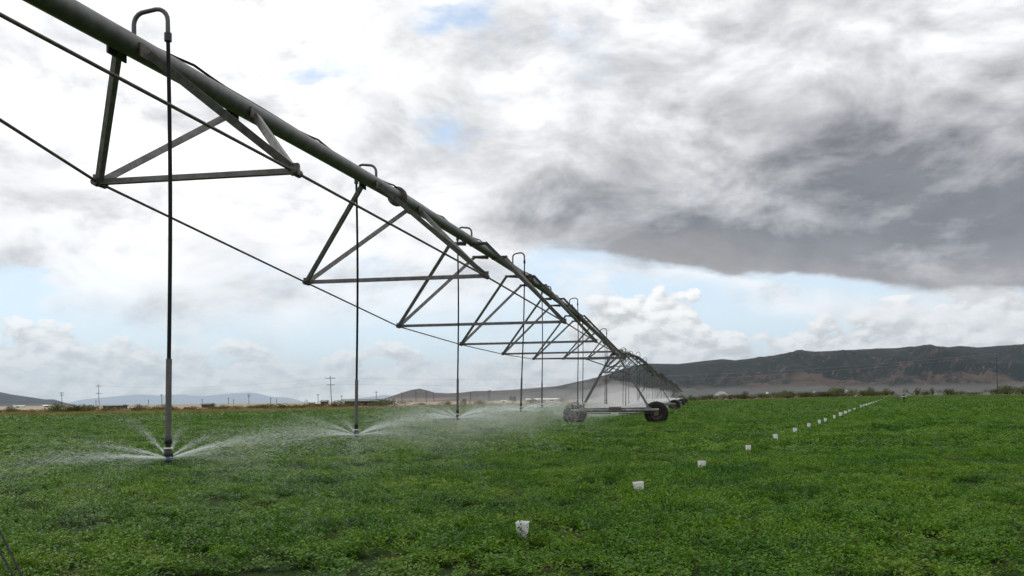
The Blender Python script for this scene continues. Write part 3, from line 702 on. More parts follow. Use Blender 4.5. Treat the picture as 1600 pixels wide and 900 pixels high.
C_LAB = ['white catch can nearest the camera, leaves against its front', 'white catch can slightly tilted, second from the camera in the row', 'white catch can third from the camera in the row', 'white catch can fourth from the camera, where the row begins to shrink',
         'white catch can fifth from the camera in the row', 'white catch can sixth from the camera in the row', 'white catch can seventh from the camera, left of a close pair', 'left one of two close white catch cans in the middle of the row', 'right one of two close white catch cans in the middle of the row']
cans = [build_can((0.03, .02)), build_can((.02, -.09)), build_can((-.03, .03))]
for i, px in enumerate(CAN_X):
    X, Y = can_pos(px)
    o = cans[i] if i < 3 else copy_tree(cans[i % 3])
    o.location = (X, Y, float(ground_z(X, Y)) + (.045 if Y < 25 else .10)); o.rotation_euler = (random.uniform(-.05, .05), random.uniform(-.06, .06), random.uniform(-.5, .3))
    if i == 0: o.scale = (.86, .86, 1.0)
    if Y > 55: o.scale = (1.5, 1.5, 1.25 if Y < 95 else 1.7)
    o['group'] = 'row of white catch cans across the field'
    o['label'] = C_LAB[i] if i < len(C_LAB) else 'tiny white catch can in the far end of the row towards the two people'

# ------------------------------------------------------------------ the alfalfa crop
def scatter(name, pts, scl, rot, protos, kind='stuff'):
    """one object that sets copies of small leaf clumps on points"""
    src = bpy.data.collections.new(name + '_clumps')
    for me in protos: src.objects.link(bpy.data.objects.new(me.name, me))
    me = bpy.data.meshes.new(name); n = len(pts); me.vertices.add(n); me.vertices.foreach_set('co', np.asarray(pts, np.float32).ravel())
    a = me.attributes.new('scl', 'FLOAT_VECTOR', 'POINT'); a.data.foreach_set('vector', np.asarray(scl, np.float32).ravel())
    a = me.attributes.new('rot', 'FLOAT_VECTOR', 'POINT'); a.data.foreach_set('vector', np.asarray(rot, np.float32).ravel())
    o = bpy.data.objects.new(name, me); COL.objects.link(o)
    ng = bpy.data.node_groups.new(name, 'GeometryNodeTree')
    ng.interface.new_socket('Geometry', in_out='INPUT', socket_type='NodeSocketGeometry'); ng.interface.new_socket('Geometry', in_out='OUTPUT', socket_type='NodeSocketGeometry')
    N = ng.nodes; Lk = ng.links; gi = N.new('NodeGroupInput'); go = N.new('NodeGroupOutput')
    ci = N.new('GeometryNodeCollectionInfo'); ci.inputs['Collection'].default_value = src; ci.inputs['Separate Children'].default_value = True; ci.inputs['Reset Children'].default_value = True
    iop = N.new('GeometryNodeInstanceOnPoints'); iop.inputs['Pick Instance'].default_value = True
    for nm, key in (('rot', 'Rotation'), ('scl', 'Scale')):
        at_ = N.new('GeometryNodeInputNamedAttribute'); at_.data_type = 'FLOAT_VECTOR'; at_.inputs['Name'].default_value = nm
        if key == 'Rotation':
            e2r = N.new('FunctionNodeEulerToRotation'); Lk.new(at_.outputs['Attribute'], e2r.inputs[0]); Lk.new(e2r.outputs[0], iop.inputs[key])
        else: Lk.new(at_.outputs['Attribute'], iop.inputs[key])
    rv = N.new('FunctionNodeRandomValue'); rv.data_type = 'INT'
    rv.inputs[4].default_value = 0; rv.inputs[5].default_value = len(protos) - 1
    Lk.new(rv.outputs[2], iop.inputs['Instance Index'])
    Lk.new(gi.outputs[0], iop.inputs['Points']); Lk.new(ci.outputs[0], iop.inputs['Instance']); Lk.new(iop.outputs[0], go.inputs[0])
    md = o.modifiers.new('scatter', 'NODES'); md.node_group = ng
    return tag(o, kind=kind)
def leaf_clump(name, n, R, H, ll, lw, m, seed, flat=0.55):
    r = np.random.default_rng(seed); vs = np.zeros((n, 4, 3))
    nst = max(6, n // 14); sa = r.random(nst) * 2 * np.pi; sr_ = R * np.sqrt(r.random(nst)); sh = H * (.55 + .5 * r.random(nst))
    st = r.integers(0, nst, n); t = r.random(n) ** .55
    bx = sr_[st] * np.cos(sa[st]) * (.6 + .5 * t); by = sr_[st] * np.sin(sa[st]) * (.6 + .5 * t); bz = sh[st] * t
    c = np.stack([bx, by, bz], -1) + r.normal(0, ll * .45, (n, 3))
    a = r.random(n) * 2 * np.pi; tilt = r.normal(.25, flat, n)
    d = np.stack([np.cos(a) * np.cos(tilt), np.sin(a) * np.cos(tilt), np.sin(tilt)], -1)
    up = np.stack([r.normal(0, .4, n), r.normal(0, .4, n), np.ones(n)], -1); sd = np.cross(d, up); sd /= np.linalg.norm(sd, axis=1)[:, None]
    nn = np.cross(sd, d); s = (.65 + .7 * r.random(n))[:, None]
    vs[:, 0] = c; vs[:, 1] = c + d * ll * .55 * s + sd * lw * .5 * s + nn * lw * .12; vs[:, 2] = c + d * ll * s; vs[:, 3] = c + d * ll * .55 * s - sd * lw * .5 * s + nn * lw * .12
    f = (np.arange(n)[:, None] * 4 + np.array([0, 1, 2, 3])); f = np.concatenate([f[:, [0, 1, 2]], f[:, [0, 2, 3]]])
    return np_mesh(name, vs.reshape(-1, 3), f, m)
def field_points(y0, y1, dens, keep_edge=1.0):
    qm = 0.56; side = 6.0                                               # the view's wedge and some metres to either side
    area = (y1 * y1 - y0 * y0) * qm + 2 * side * (y1 - y0); n = int(area * dens)
    Y = y0 + (y1 - y0) * RNG.random(n * 3); keep = RNG.random(n * 3) < (qm * Y + side) / (qm * y1 + side); Y = Y[keep][:n]
    X = (RNG.random(len(Y)) * 2 - 1) * (qm * Y + side)
    ok = Y < edge_Y_of_dir(X / Y) + keep_edge
    return X[ok], Y[ok]
def vigour(X, Y):                                                       # patchy stand: thin spots and lusher spots
    return np.clip(0.5 + .85 * fbm2(X * .55 + 300, Y * .55 + 40, 77, 4), 0, 1)
def crop(name, y0, y1, dens, s0, s1, protos, thin=True, zs=1.0):
    X, Y = field_points(y0, y1, dens); v = vigour(X, Y)
    if thin: k = RNG.random(len(X)) < np.clip((v - .10) * 4.0, .45, 1.0); X, Y, v = X[k], Y[k], v[k]
    n = len(X); s = s0 + (s1 - s0) * RNG.random(n)
    scl = np.stack([s, s, s ** .3 * zs * (.50 + .80 * v) * (.8 + .4 * RNG.random(n))], -1)
    rot = np.stack([RNG.normal(0, .12, n), RNG.normal(0, .12, n), RNG.random(n) * 6.283], -1)
    return scatter(name, np.stack([X, Y, ground_z(X, Y) - .01], -1), scl, rot, protos)
ALF = [leaf_clump('alfalfa_clump', 230, .17, .19, .034, .017, M_ALF, s) for s in (1, 2, 3, 4)]
ALF_M = [leaf_clump('alfalfa_clump_mid', 130, .30, .20, .062, .034, M_ALF, s) for s in (11, 12, 13)]
ALF_F = [leaf_clump('alfalfa_clump_far', 230, .80, .22, .115, .07, M_ALF_FAR, s, .45) for s in (21, 22, 23)]
cx_ = []; cy_ = []
for px in CAN_X[:7]:                                                    # plants crowding the nearer cans
    X, Y = can_pos(px)
    for k in range(9):
        a_ = random.uniform(math.pi, 2 * math.pi); r_ = random.uniform(.12, .22); cx_.append(X + r_ * math.cos(a_)); cy_.append(Y + r_ * math.sin(a_))
cx_ = np.array(cx_); cy_ = np.array(cy_); n_ = len(cx_)
scatter('alfalfa_round_cans', np.stack([cx_, cy_, 0 * cx_], -1), np.stack([np.full(n_, .62), np.full(n_, .62), .66 + .34 * RNG.random(n_) + .12 * (np.arange(n_) < 18)], -1), np.stack([0 * cx_, 0 * cx_, RNG.random(n_) * 6.28], -1), ALF)
crop('alfalfa_near', 2.6, 24, 24, .8, 1.25, ALF, zs=.72)
crop('alfalfa_middle', 23, 75, 10, .8, 1.3, ALF_M, zs=.62)
crop('alfalfa_far', 73, 410, 1.35, .8, 1.3, ALF_F, thin=False, zs=.60)
# dry weeds on the margin
def grass_tuft(name, n, R, H, w, m, seed):
    r = np.random.default_rng(seed); a = r.random(n) * 6.283; rr = R * np.sqrt(r.random(n)); b = np.stack([rr * np.cos(a), rr * np.sin(a), np.zeros(n)], -1)
    h = H * (.5 + .6 * r.random(n)); ln = r.normal(0, .3, (n, 2)) * h[:, None]; tip = b + np.concatenate([ln, h[:, None]], 1)
    t = r.random(n) * 3.14; sd = np.stack([np.cos(t), np.sin(t), np.zeros(n)], -1) * w
    vs = np.stack([b - sd, b + sd, tip], 1).reshape(-1, 3); return np_mesh(name, vs, np.arange(3 * n).reshape(-1, 3), m)
TUFT = [grass_tuft('dry_tuft', 40, .5, .55, .03, M_DRY, s) for s in (1, 2)]
n_ = 9000; q = (RNG.random(n_) * 2 - 1) * .6; Ye = edge_Y_of_dir(q); Yy = Ye + 1 + 30 * RNG.random(n_) ** 1.5; Xx = q * Yy
sc_ = (.45 + .8 * RNG.random(n_))[:, None] * np.ones((1, 3))
scatter('dry_grass', np.stack([Xx, Yy, ground_z(Xx, Yy) - .01], -1), sc_, np.stack([0 * q, 0 * q, RNG.random(n_) * 6.28], -1), TUFT)

# ------------------------------------------------------------------ scrub along the field edge
def shrub_proto(seed, m, lobes, w, h, n=900):
    r = np.random.default_rng(seed); C = np.stack([r.normal(0, .30 * w, lobes), r.normal(0, .25 * w, lobes), h * (.28 + .42 * r.random(lobes))], -1)
    rr = (.18 + .20 * r.random(lobes)); k = r.integers(0, lobes, n); dr = r.normal(0, 1, (n, 3)); dr /= np.linalg.norm(dr, axis=1)[:, None]
    c = C[k] + dr * (rr[k] * (.55 + .55 * r.random(n)))[:, None] * np.array([w, w, h * .9]); c[:, 2] = np.maximum(c[:, 2], .03)
    a = r.normal(0, 1, (n, 3)); a /= np.linalg.norm(a, axis=1)[:, None]; b = np.cross(a, dr + r.normal(0, .5, (n, 3))); b /= np.linalg.norm(b, axis=1)[:, None]
    L_ = (.05 + .09 * r.random(n))[:, None] * max(w, h) * .8; vs = np.stack([c - a * L_ * .5, c + b * L_ * .22, c + a * L_ * .5, c - b * L_ * .22], 1).reshape(-1, 3)
    fol = np_mesh('foliage', vs, np.arange(4 * n).reshape(-1, 4), m)
    mb = MB()
    for i in range(min(lobes, 7)): mb.tube([Vector((.05 * C[i][0], .05 * C[i][1], -.05)), Vector(C[i]) * .6, Vector(C[i])], [.035 * w, .02 * w, .008 * w], 5)
    return fol, mb.mesh('stems', M_WOOD)
SHR = [shrub_proto(1, M_SHRUB, 9, 1.3, 1.0), shrub_proto(2, M_SHRUB, 12, 1.8, 1.0), shrub_proto(3, M_SAGE, 8, 1.4, .8), shrub_proto(4, M_SAGE, 11, 1.9, .9), shrub_proto(5, M_SHRUB, 6, 1.0, 1.15)]
def shrub(px, w_px, h_px, Y, kind, label, group):
    """a bush whose foot stands on the ground at distance Y; size from its size in the photo"""
    q_ = ray(px, CY).x; X = q_ * Y; fol, st = SHR[kind]
    o = thing('shrub', label, 'shrub', (X, Y, float(ground_z(X, Y))), group, random.uniform(0, 6.28))
    a = bpy.data.objects.new('foliage', fol); b = bpy.data.objects.new('stems', st)
    for c in (a, b): COL.objects.link(c); c.parent = o
    H = h_px * Y / F; Wd = w_px * Y / F; bw = (1.9, 2.6, 1.9, 2.6, 1.5)[kind]; bh = (1.0, 1.0, .8, .9, 1.1)[kind]
    o.scale = (Wd / bw * 1.25, Wd / bw * 1.25, H / bh * (1.15 if px < 1000 else .98)); return o
GL = 'scrub along the left edge of the field'; GR = 'scrub along the right edge of the field'
rs = random.Random(5)
x = -30.0
while x < 560:
    w = rs.uniform(16, 42); h = rs.uniform(8, 14) * (1.0 if x < 320 else .8)
    shrub(x + rs.uniform(-6, 6), w, h, edge_Y(x) + rs.uniform(14, 40), rs.choice([0, 1, 1, 2, 3]), 'low bush in the scrub strip behind the left half of the field', GL)
    x += w * rs.uniform(.40, .75)
for px, w, h, k, lab in [(88, 26, 19, 1, 'tallest dark green bush in the left scrub strip, below the left utility poles'), (118, 40, 16, 1, 'wide rounded bush just left of the tall left utility pole'), (288, 9, 9, 4, 'small dark bush standing alone just right of the large sprinkler drop'),
                         (437, 34, 12, 1, 'broad green bush right of the middle of the left scrub strip'), (528, 26, 14, 0, 'bush at the foot of the utility pole with two crossarms near the shed'),
                         (600, 52, 15, 1, 'broad bush below the long low shed roof'), (660, 20, 7, 3, 'low bush at the right end of the left scrub strip'), (700, 24, 9, 2, 'low sage bush beside the third sprinkler hose'), (725, 12, 11, 0, 'small green bush just right of the third sprinkler hose'), (752, 30, 8, 3, 'flat sage bush in the mist right of the third sprinkler hose'), (802, 13, 14, 4, 'dark square bush seen through the mist by the leaning sprinkler hose'),
                         (835, 26, 9, 3, 'pale bush in the mist left of the nearest tower'), (880, 26, 9, 3, 'pale bush in the mist behind the left tyre')]:
    shrub(px, w, h, edge_Y(px) + 16, k, lab, GL)
x = 1066.0
while x < 1400:
    w = rs.uniform(14, 34); h = rs.uniform(8, 12.5)
    shrub(x + rs.uniform(-4, 4), w, h, edge_Y(x) + rs.uniform(12, 40), rs.choice([0, 1, 1, 2, 3]), 'low olive bush in the hedge of scrub below the mesa', GR)
    x += w * rs.uniform(.38, .68)
for px, w, h, k, lab in [(1078, 18, 12, 2, 'reddish sage bush beside the last wheeled tower'), (1165, 20, 15, 0, 'upright bush at the left of the scrub hedge below the mesa'), (1232, 30, 15, 1, 'wide flat-topped bush in the scrub hedge below the mesa'), (1262, 22, 13, 1, 'bush between the flat-topped bush and the largest round bush'), (1288, 26, 12, 1, 'olive bush touching the left side of the largest round bush'),
                         (1309, 34, 19, 1, 'largest round dark bush in the scrub hedge below the mesa'), (1350, 30, 13, 1, 'dark low bush left of the two people'), (1361, 20, 17, 0, 'taller bush second to the left of the two people'), (1385, 16, 15, 0, 'upright bush near the two people, on their left'), (1394, 9, 10, 4, 'small dark bush directly left of the two people'),
                         (1434, 17, 16, 2, 'reddish round bush right of the two people'), (1447, 12, 9, 3, 'small bush between the reddish bush and its green neighbour'), (1456, 12, 15, 0, 'small upright green bush second to the right of the people'), (1482, 22, 14, 1, 'dark green bush standing alone at the field edge'), (1496, 24, 9, 3, 'low bush trailing right of the lone dark green bush'), (1520, 24, 7, 3, 'low dry bush midway between lone bush and right utility pole'),
                         (1558, 30, 13, 1, 'bush left of the right utility pole foot'), (1574, 26, 19, 1, 'tall bush right of the right utility pole foot'), (1598, 40, 16, 1, 'wide bush at the right frame edge'), (1640, 40, 15, 1, 'wide bush at the right frame edge')]:
    shrub(px, w, h, edge_Y(px) + 14, k, lab, GR)

# ------------------------------------------------------------------ utility poles and lines
TOPS = {}
def pole(px, ytop, H, arms, label, group='utility poles across the valley floor', lean=0.0, key=None, dark=1.0):
    hor = CY - (px - CX) * math.tan(ROLL)
    Y = (H - EYE) * F / (hor - ytop); q_ = ray(px, hor).x; X = q_ * Y
    o = thing('utility_pole', label, 'utility pole', (X, Y, float(ground_z(X, Y))), group)
    wd = .17 if Y < 450 else max(.14, .00030 * Y)
    ax = Vector((lean, 0, 1)).normalized()
    mb = MB(); mb.tube([ax * -.5, ax * H * .5, ax * H], [wd, wd * .9, wd * .75], 8); mb.build('pole_shaft', M_WOOD, o)
    tp = []
    for z, hw in arms:
        c = ax * (H * z); mb = MB(); mb.bar(c - Vector((hw, 0, 0)), c + Vector((hw, 0, 0)), wd * .9, wd * 1.1); arm = mb.build('crossarm', M_WOOD, o)
        for sx in (-.92, -.45, .45, .92):
            p = c + Vector((hw * sx, 0, wd * .6)); mb = MB(); mb.lathe([(.0, 0), (wd * .45, 0), (wd * .6, wd * .8), (wd * .35, wd * 1.6), (0, wd * 1.7)], p, n=8); mb.build('insulator', M_GLASS, arm)
            if abs(sx) > .5: tp.append(o.location + p + Vector((0, 0, wd * 1.7)))
    if key: TOPS[key] = tp
    return o
pole(155, 600.5, 13, [(.965 - .05, 1.5), (.60, 1.5)], 'tall wooden utility pole with two crossarms left of the large sprinkler drop', key='b', lean=-.03)
pole(97, 612.5, 13, [(.93, 1.7), (.78, 1.7)], 'leftmost utility pole, in front of the dark left hill', key='a', lean=-.02)
pole(253, 616, 12, [(.90, 1.6)], 'thin utility pole just left of the large sprinkler drop', lean=-.02)
pole(518, 587, 13, [(.91, 2.2), (.69, 1.7)], 'wooden utility pole with two crossarms between the first two sprinkler drops', key='c', lean=-.03)
pole(389, 616, 12, [(.94, 1.7), (.78, 1.7)], 'dark utility pole with double crossarm in front of the blue mountains')
pole(534, 618, 12, [(.92, 1.5)], 'small utility pole just right of the two-armed pole')
pole(588, 611.5, 12, [(.92, 1.6)], 'utility pole standing over the right end of the long low shed')
pole(1558.5, 556, 17, [(.985, .35), (.93, .35)], 'tall dark utility pole without long arms near the right frame edge', key='d', lean=-.012)
for px, yt in [(357, 622), (365, 624.5), (423, 621.5), (432, 624), (316, 624), (497, 616), (628, 613), (650, 611), (666, 611), (678, 614), (735, 612), (763, 610.5), (765.5, 609), (232, 625), (150, 626)]:
    pole(px, yt, 12, [(.92, 1.4)], 'tiny distant utility pole in the row across the valley floor')
def wire(a, b, sag, label):
    pts = []
    for i in range(25):
        t = i / 24; p = a.lerp(b, t); p.z -= sag * 4 * t * (1 - t); pts.append(p)
    rr = 0.0
    mb = MB(); mb.tube(pts, max(.011, rr), 5); tag(mb.build('power_wire', M_WIRE), label, 'power line', 'wires between the utility poles')
for k, nm in ((0, 'upper'), (1, 'upper'), (2, 'lower'), (3, 'lower')):
    wire(TOPS['a'][k], TOPS['b'][k], 3.0, '%s wire sagging between the two utility poles at far left' % nm)
    wire(TOPS['b'][k], TOPS['c'][k], 2.5, '%s wire from the tall left pole to the pole with two crossarms' % nm)
    wire(TOPS['c'][k], TOPS['d'][k], 4.5, '%s faint wire from the two-armed pole across to the right pole' % nm)

# ------------------------------------------------------------------ sheds far off
M_BROWN = mat('brown_siding', (0.085, 0.06, 0.05), 0.8, vary=.3, scale=2); M_ROOF = mat('roof_sheet', (0.10, 0.09, 0.09), 0.6, .2, vary=.3, scale=1)
M_WHITE = mat('white_siding', (0.72, 0.70, 0.67), 0.6, vary=.12, scale=1); M_DK = mat('dark_opening', (0.02, 0.02, 0.02), 0.8)
def shed(px, ybase, w_px, h_px, Y, wall, roof, label, roofh=.35, doors=1, over=.5):
    hor = CY - (px - CX) * math.tan(ROLL); X = ray(px, hor).x * Y; w = w_px * Y / F; h = h_px * Y / F; dpt = max(6, w * .35)
    o = thing('shed', label, 'shed', (X, Y, float(ground_z(X, Y)) - .02))
    mb = MB(); mb.box((0, 0, h * (1 - roofh) / 2), (w, dpt, h * (1 - roofh))); mb.build('wall', wall, o)
    z0 = h * (1 - roofh); z1 = h; hw = w / 2 + over; hd = dpt / 2 + over
    mb = MB(); mb.raw([(-hw, -hd, z0), (hw, -hd, z0), (hw, hd, z0), (-hw, hd, z0), (-hw, 0, z1), (hw, 0, z1), (-hw, -hd, z0 + .12), (hw, -hd, z0 + .12), (hw, hd, z0 + .12), (-hw, hd, z0 + .12)],
                  [(0, 3, 2, 1), (6, 7, 5, 4), (8, 9, 4, 5), (0, 1, 7, 6), (2, 3, 9, 8), (1, 2, 8, 5, 7), (3, 0, 6, 4, 9)]); mb.build('roof', roof, o)
    for i in range(doors):
        xx = (i + .5) / doors * w - w / 2; dw = min(3.2, w / doors * .5); dh = min(2.8, h * .5)
        mb = MB(); mb.box((xx, -dpt / 2 - .03, dh / 2), (dw, .08, dh)); mb.build('door', M_DK, o)
    return o
shed(180, 640, 27, 7.0, 330, M_BROWN, M_ROOF, 'long low brown shed right of the tall left utility pole', doors=3)
shed(325, 637, 12, 7.0, 360, M_BROWN, M_ROOF, 'small brown shed right of the large sprinkler drop', doors=1)
shed(507, 632, 8, 8.5, 420, M_BROWN, M_ROOF, 'small dark cabin just left of the two-armed utility pole')
shed(499, 632, 7, 4.0, 425, M_WHITE, M_WHITE, 'small white outbuilding left of the dark cabin')
shed(568, 632, 54, 11, 330, M_BROWN, M_ROOF, 'long low shed with a wide grey roof right of the second sprinkler hose', doors=4, over=1.6)
shed(612, 630, 12, 4.5, 420, M_WHITE, M_WHITE, 'white outbuilding right of the long low shed')
shed(848, 622, 52, 4.2, 900, M_WHITE, M_WHITE, 'long white barn seen through the mist left of the nearest tower', doors=2)
shed(787, 626, 7, 3.2, 560, M_WHITE, M_WHITE, 'tiny white outbuilding beside the leaning sprinkler hose')
shed(75, 640, 12, 3.5, 900, M_WHITE, M_WHITE, 'distant white shed below the dark left hill')
shed(30, 641, 18, 3.0, 950, M_WHITE, M_WHITE, 'long distant white shed at far left below the dark hill')
# plumes of far sprinklers in front of the mesa
for px, yt, w, h, lab in [(1127, 613, 26, 6, 'pale spray plume of a distant sprinkler below the left end of the mesa'), (1199, 614, 7, 5, 'small distant spray plume below the middle of the mesa'), (1322, 611, 9, 6, 'slanting distant spray plume behind the largest round bush'), (1272, 613.5, 14, 3.0, 'flat distant spray plume behind the scrub hedge'), (1342, 613, 10, 3.0, 'flat distant spray plume left of the two people'), (478, 632, 8, 10, 'pale distant spray plume left of the dark cabin'), (552, 631, 8, 8, 'pale distant spray plume left end of the long low shed')]:
    Y = 620 if px > 1000 else 450; r = np.random.default_rng(int(px)); hor = CY - (px - CX) * math.tan(ROLL); n = 1500
    W_ = w * Y / F; t = r.random(n); H_ = max((hor - yt) * Y / F + EYE, 3.0); zc = H_ * (1 - (2 * t - 1) ** 2 * .85) * (r.random(n) ** .5)
    c = np.stack([(t - .5) * W_, r.normal(0, W_ * .12, n), zc], -1); u = r.normal(0, 1, (n, 3)); u /= np.linalg.norm(u, axis=1)[:, None]; v = np.cross(u, r.normal(0, 1, (n, 3))); v /= np.linalg.norm(v, axis=1)[:, None]
    s_ = .16; vs = np.stack([c - u * s_, c + v * s_ * .6, c + u * s_, c - v * s_ * .6], 1).reshape(-1, 3)
    o = np_obj('distant_spray', vs, np.arange(4 * n).reshape(-1, 4), M_MIST); X = ray(px, hor).x * Y; o.location = (X, Y, float(ground_z(X, Y))); tag(o, lab, 'water spray', 'spray plumes of distant sprinklers')

# ------------------------------------------------------------------ two people at the far end of the row
def skin(name, verts, edges, radii, mats, parent=None, root=0, levels=2):
    me = bpy.data.meshes.new(name); me.from_pydata([Vector(v) for v in verts], edges, []); o = bpy.data.objects.new(name, me); COL.objects.link(o)
    md = o.modifiers.new('Skin', 'SKIN'); sv = me.skin_vertices[0].data if me.skin_vertices else None
    if sv is None: me.attributes.new('x', 'FLOAT', 'POINT')
    for v_, r_ in zip(me.skin_vertices[0].data, radii): v_.radius = r_ if isinstance(r_, tuple) else (r_, r_)
    me.skin_vertices[0].data[root].use_root = True
    ss = o.modifiers.new('Subsurf', 'SUBSURF'); ss.levels = levels; ss.render_levels = levels
    dg = bpy.context.evaluated_depsgraph_get(); ev = o.evaluated_get(dg); nm = bpy.data.meshes.new_from_object(ev)
    o.modifiers.clear(); o.data = nm; nm.materials.clear()
    for m in mats: nm.materials.append(m)
    nm.polygons.foreach_set('use_smooth', [True] * len(nm.polygons))
    if parent is not None: o.parent = parent
    return o
M_SKIN = mat('skin', (0.42, 0.27, 0.20), 0.55, vary=.1); M_HAIR = mat('hair', (0.03, 0.022, 0.018), 0.6)
def person(loc, rz, label, shirt, trousers, hat, arms, sleeve='long', walk=.10):
    """arms: elbow and hand positions for left and right"""
    m_sh = mat('shirt_cloth', shirt, .85, vary=.25); m_tr = mat('trouser_cloth', trousers, .85, vary=.25); m_sho = mat('shoe', (.03, .025, .02), .6)
    o = thing('person', label, 'person', loc, None, rz)
    w = walk
    V_ = [(0, 0, .96), (0, 0, 1.12), (0, .0, 1.30), (0, .005, 1.43), (0, .0, 1.50), (0, -.01, 1.58), (0, -.015, 1.66), (0, -.01, 1.74),
          (-.10, 0, .90), (-.11, -w, .50), (-.11, -w * .6, .10), (-.115, -w * .6 - .14, .05),
          (.10, 0, .90), (.11, w * .6, .50), (.11, w * 1.1, .10), (.115, w * 1.1 - .14, .05)]
    E_ = [(0, 1), (1, 2), (2, 3), (3, 4), (4, 5), (5, 6), (6, 7), (0, 8), (8, 9), (9, 10), (10, 11), (0, 12), (12, 13), (13, 14), (14, 15)]
    R_ = [(.155, .11), (.145, .10), (.165, .115), (.12, .08), .055, (.078, .09), (.082, .10), (.06, .075), .095, .062, .045, .035, .095, .062, .045, .035]
    for sd, (el_, ha) in zip((-1, 1), arms):
        b = len(V_); V_ += [(sd * .19, 0, 1.40), el_, ha, tuple(Vector(ha) + (Vector(ha) - Vector(el_)).normalized() * .08)]
        E_ += [(2, b), (b, b + 1), (b + 1, b + 2), (b + 2, b + 3)]; R_ += [.06, .043, .032, .036]
    body = skin('body', V_, E_, R_, [M_SKIN], o)
    mb = MB()                                                           # face and fingers on the same body mesh
    hd = Vector((0, -.015, 1.655))
    bm_add = MB(); bm_add.lathe([(0, .02), (.012, .01), (.016, -.012), (0, -.02)], hd + Vector((0, -.10, -.005)), n=8)
    for sx in (-1, 1):
        bm_add.lathe([(0, .012), (.012, .008), (.012, -.008), (0, -.012)], hd + Vector((sx * .032, -.083, .018)), n=8, mi=1); bm_add.lathe([(0, .03), (.012, .015), (.012, -.015), (0, -.03)], hd + Vector((sx * .083, .0, 0)), n=8)
    bm_add.box(hd + Vector((0, -.09, -.045)), (.045, .012, .010), mi=1)
    for el_, ha in arms:
        d_ = (Vector(ha) - Vector(el_)).normalized(); hp = Vector(ha) + d_ * .07; sdv = d_.cross(Vector((0, 1, .3))).normalized()
        for k, ln in zip((-1.5, -.5, .5, 1.5), (.065, .078, .075, .058)):
            p = hp + sdv * .017 * k; bm_add.tube([p, p + d_ * ln * .6, p + d_ * ln * .9 + Vector((0, -.02, 0))], [.009, .0085, .006], 6)
        bm_add.tube([hp - d_ * .05 + sdv * .03, hp + sdv * .055, hp + d_ * .03 + sdv * .05], [.011, .010, .007], 6)
    extra = bm_add.mesh('features', [M_SKIN, M_HAIR])
    import bmesh
    bm = bmesh.new(); bm.from_mesh(body.data); bm.from_mesh(extra); bm.to_mesh(body.data); bm.free(); body.data.materials.append(M_HAIR)
    sv = [V_[0], V_[1], V_[2], V_[3]]; se = [(0, 1), (1, 2), (2, 3)]; sr2 = [(.175, .13), (.165, .12), (.185, .135), (.10, .085)]
    for sd, (el_, ha), b in zip((-1, 1), arms, (16, 20)):
        k = len(sv); sv += [V_[b], el_] + ([tuple(Vector(el_).lerp(Vector(ha), .85))] if sleeve == 'long' else []); se += [(2, k), (k, k + 1)]; sr2 += [.080, .062]
        if sleeve == 'long': se.append((k + 1, k + 2)); sr2.append(.048)
    skin('shirt', sv, se, sr2, [m_sh], o)
    tv = [(0, 0, .98), V_[8], V_[9], tuple(Vector(V_[10]) + Vector((0, 0, .02))), V_[12], V_[13], tuple(Vector(V_[14]) + Vector((0, 0, .02)))]
    skin('trousers', tv, [(0, 1), (1, 2), (2, 3), (0, 4), (4, 5), (5, 6)], [(.165, .125), .112, .082, .068, .112, .082, .068], [m_tr], o)
    for a, b in ((10, 11), (14, 15)):
        p = Vector(V_[a]); q_ = Vector(V_[b]); mb = MB(); mb.tube([p + Vector((0, .05, -.04)), p + Vector((0, 0, -.02)), q_ + Vector((0, .02, 0)), q_ + Vector((0, -.05, -.012))], [.045, .058, .048, .022], 10); mb.build('shoe', m_sho, o)
    if hat:
        mb = MB(); mb.lathe([(0, .135), (.06, .13), (.098, .09), (.105, .045), (.17, .03), (.168, .022), (.10, .03)], hd + Vector((0, .005, 0)), n=20); mb.build('hat', mat('hat_straw', hat, .8, vary=.15), o)
    else:
        mb = MB(); mb.lathe([(0, .115), (.055, .108), (.092, .07), (.104, .01), (.098, -.05), (.085, -.05)], hd + Vector((0, .018, 0)), n=20); mb.build('hair', M_HAIR, o)
    return o
PY = 196.0
def stand(px):
    X = ray(px, CY).x * PY; return (X, PY, float(ground_z(X, PY)))
pA = person(stand(1403), rad(25), 'person in a grey shirt and pale brimmed hat standing at the row end, left one', (.17, .14, .15), (.10, .09, .10), (.50, .45, .38),
            [((-.27, .0, 1.14), (-.22, -.16, .96)), ((.27, .02, 1.14), (.24, -.10, .92))], walk=.05)
pB = person(stand(1412.5), rad(-10), 'person in a dark shirt holding a white tray at waist height, right one', (.022, .022, .026), (.03, .035, .045), None,
            [((-.30, -.02, 1.16), (-.24, -.26, 1.10)), ((.30, -.02, 1.16), (.24, -.26, 1.10))], walk=.04)
mb = MB(); Rt = Matrix.Rotation(rad(-10), 3, 'Z') @ Matrix.Rotation(rad(-6), 3, 'Y'); c0 = Vector(pB.location) + Rt @ Vector((0, -.40, 1.09))
mb.box(c0, (1.02, .42, .03), Rt)
for a, b, s1, s2 in ((0, -.205, 1.02, .02), (0, .205, 1.02, .02)): mb.box(c0 + Rt @ Vector((a, b, .05)), (s1, s2, .07), Rt)
for a in (-.50, .50): mb.box(c0 + Rt @ Vector((a, 0, .05)), (.02, .39, .068), Rt)
tag(mb.build('tray', M_CAN), 'flat white tray held level by the person in dark clothes', 'tray')

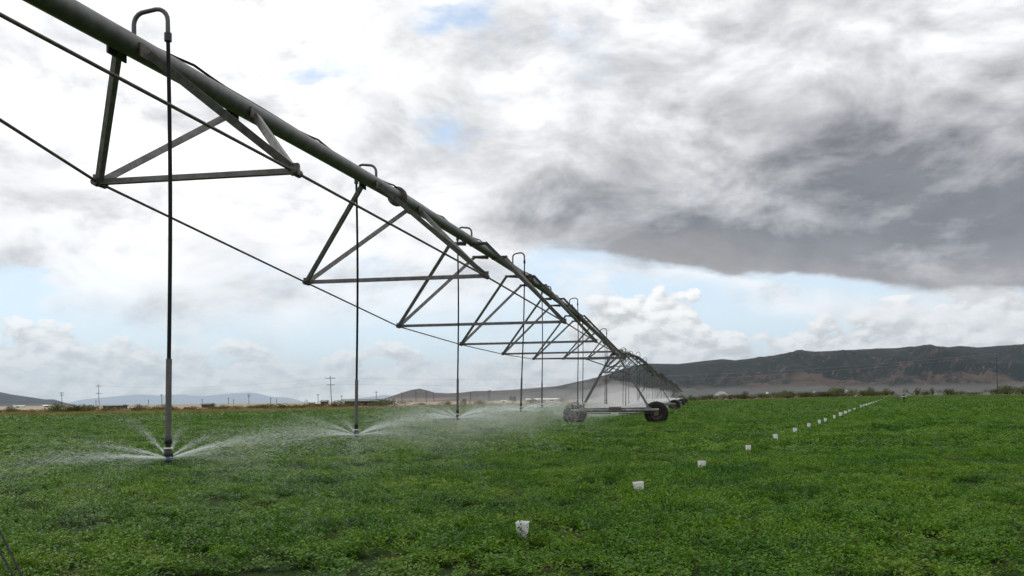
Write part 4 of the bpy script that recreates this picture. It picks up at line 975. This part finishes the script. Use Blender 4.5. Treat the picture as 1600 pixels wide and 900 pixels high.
# ------------------------------------------------------------------ two thin dark rods slanting into the crop at the near left corner
o = thing('slanted_rods', 'pair of thin dark rods slanting down into the crop at the lower left corner', 'rods', (0, 0, 0))
for (xa, ya, xb, yb) in ((-6, 818, 38, 908), (-14, 838, 30, 915)):
    a = at(xa, ya, 7.9); b = at(xb, yb, 6.85); d_ = b - a; mb = MB(); mb.tube([a - d_ * .9, b + d_ * .0], .009, 8); mb.build('rod', M_CABLE, o)
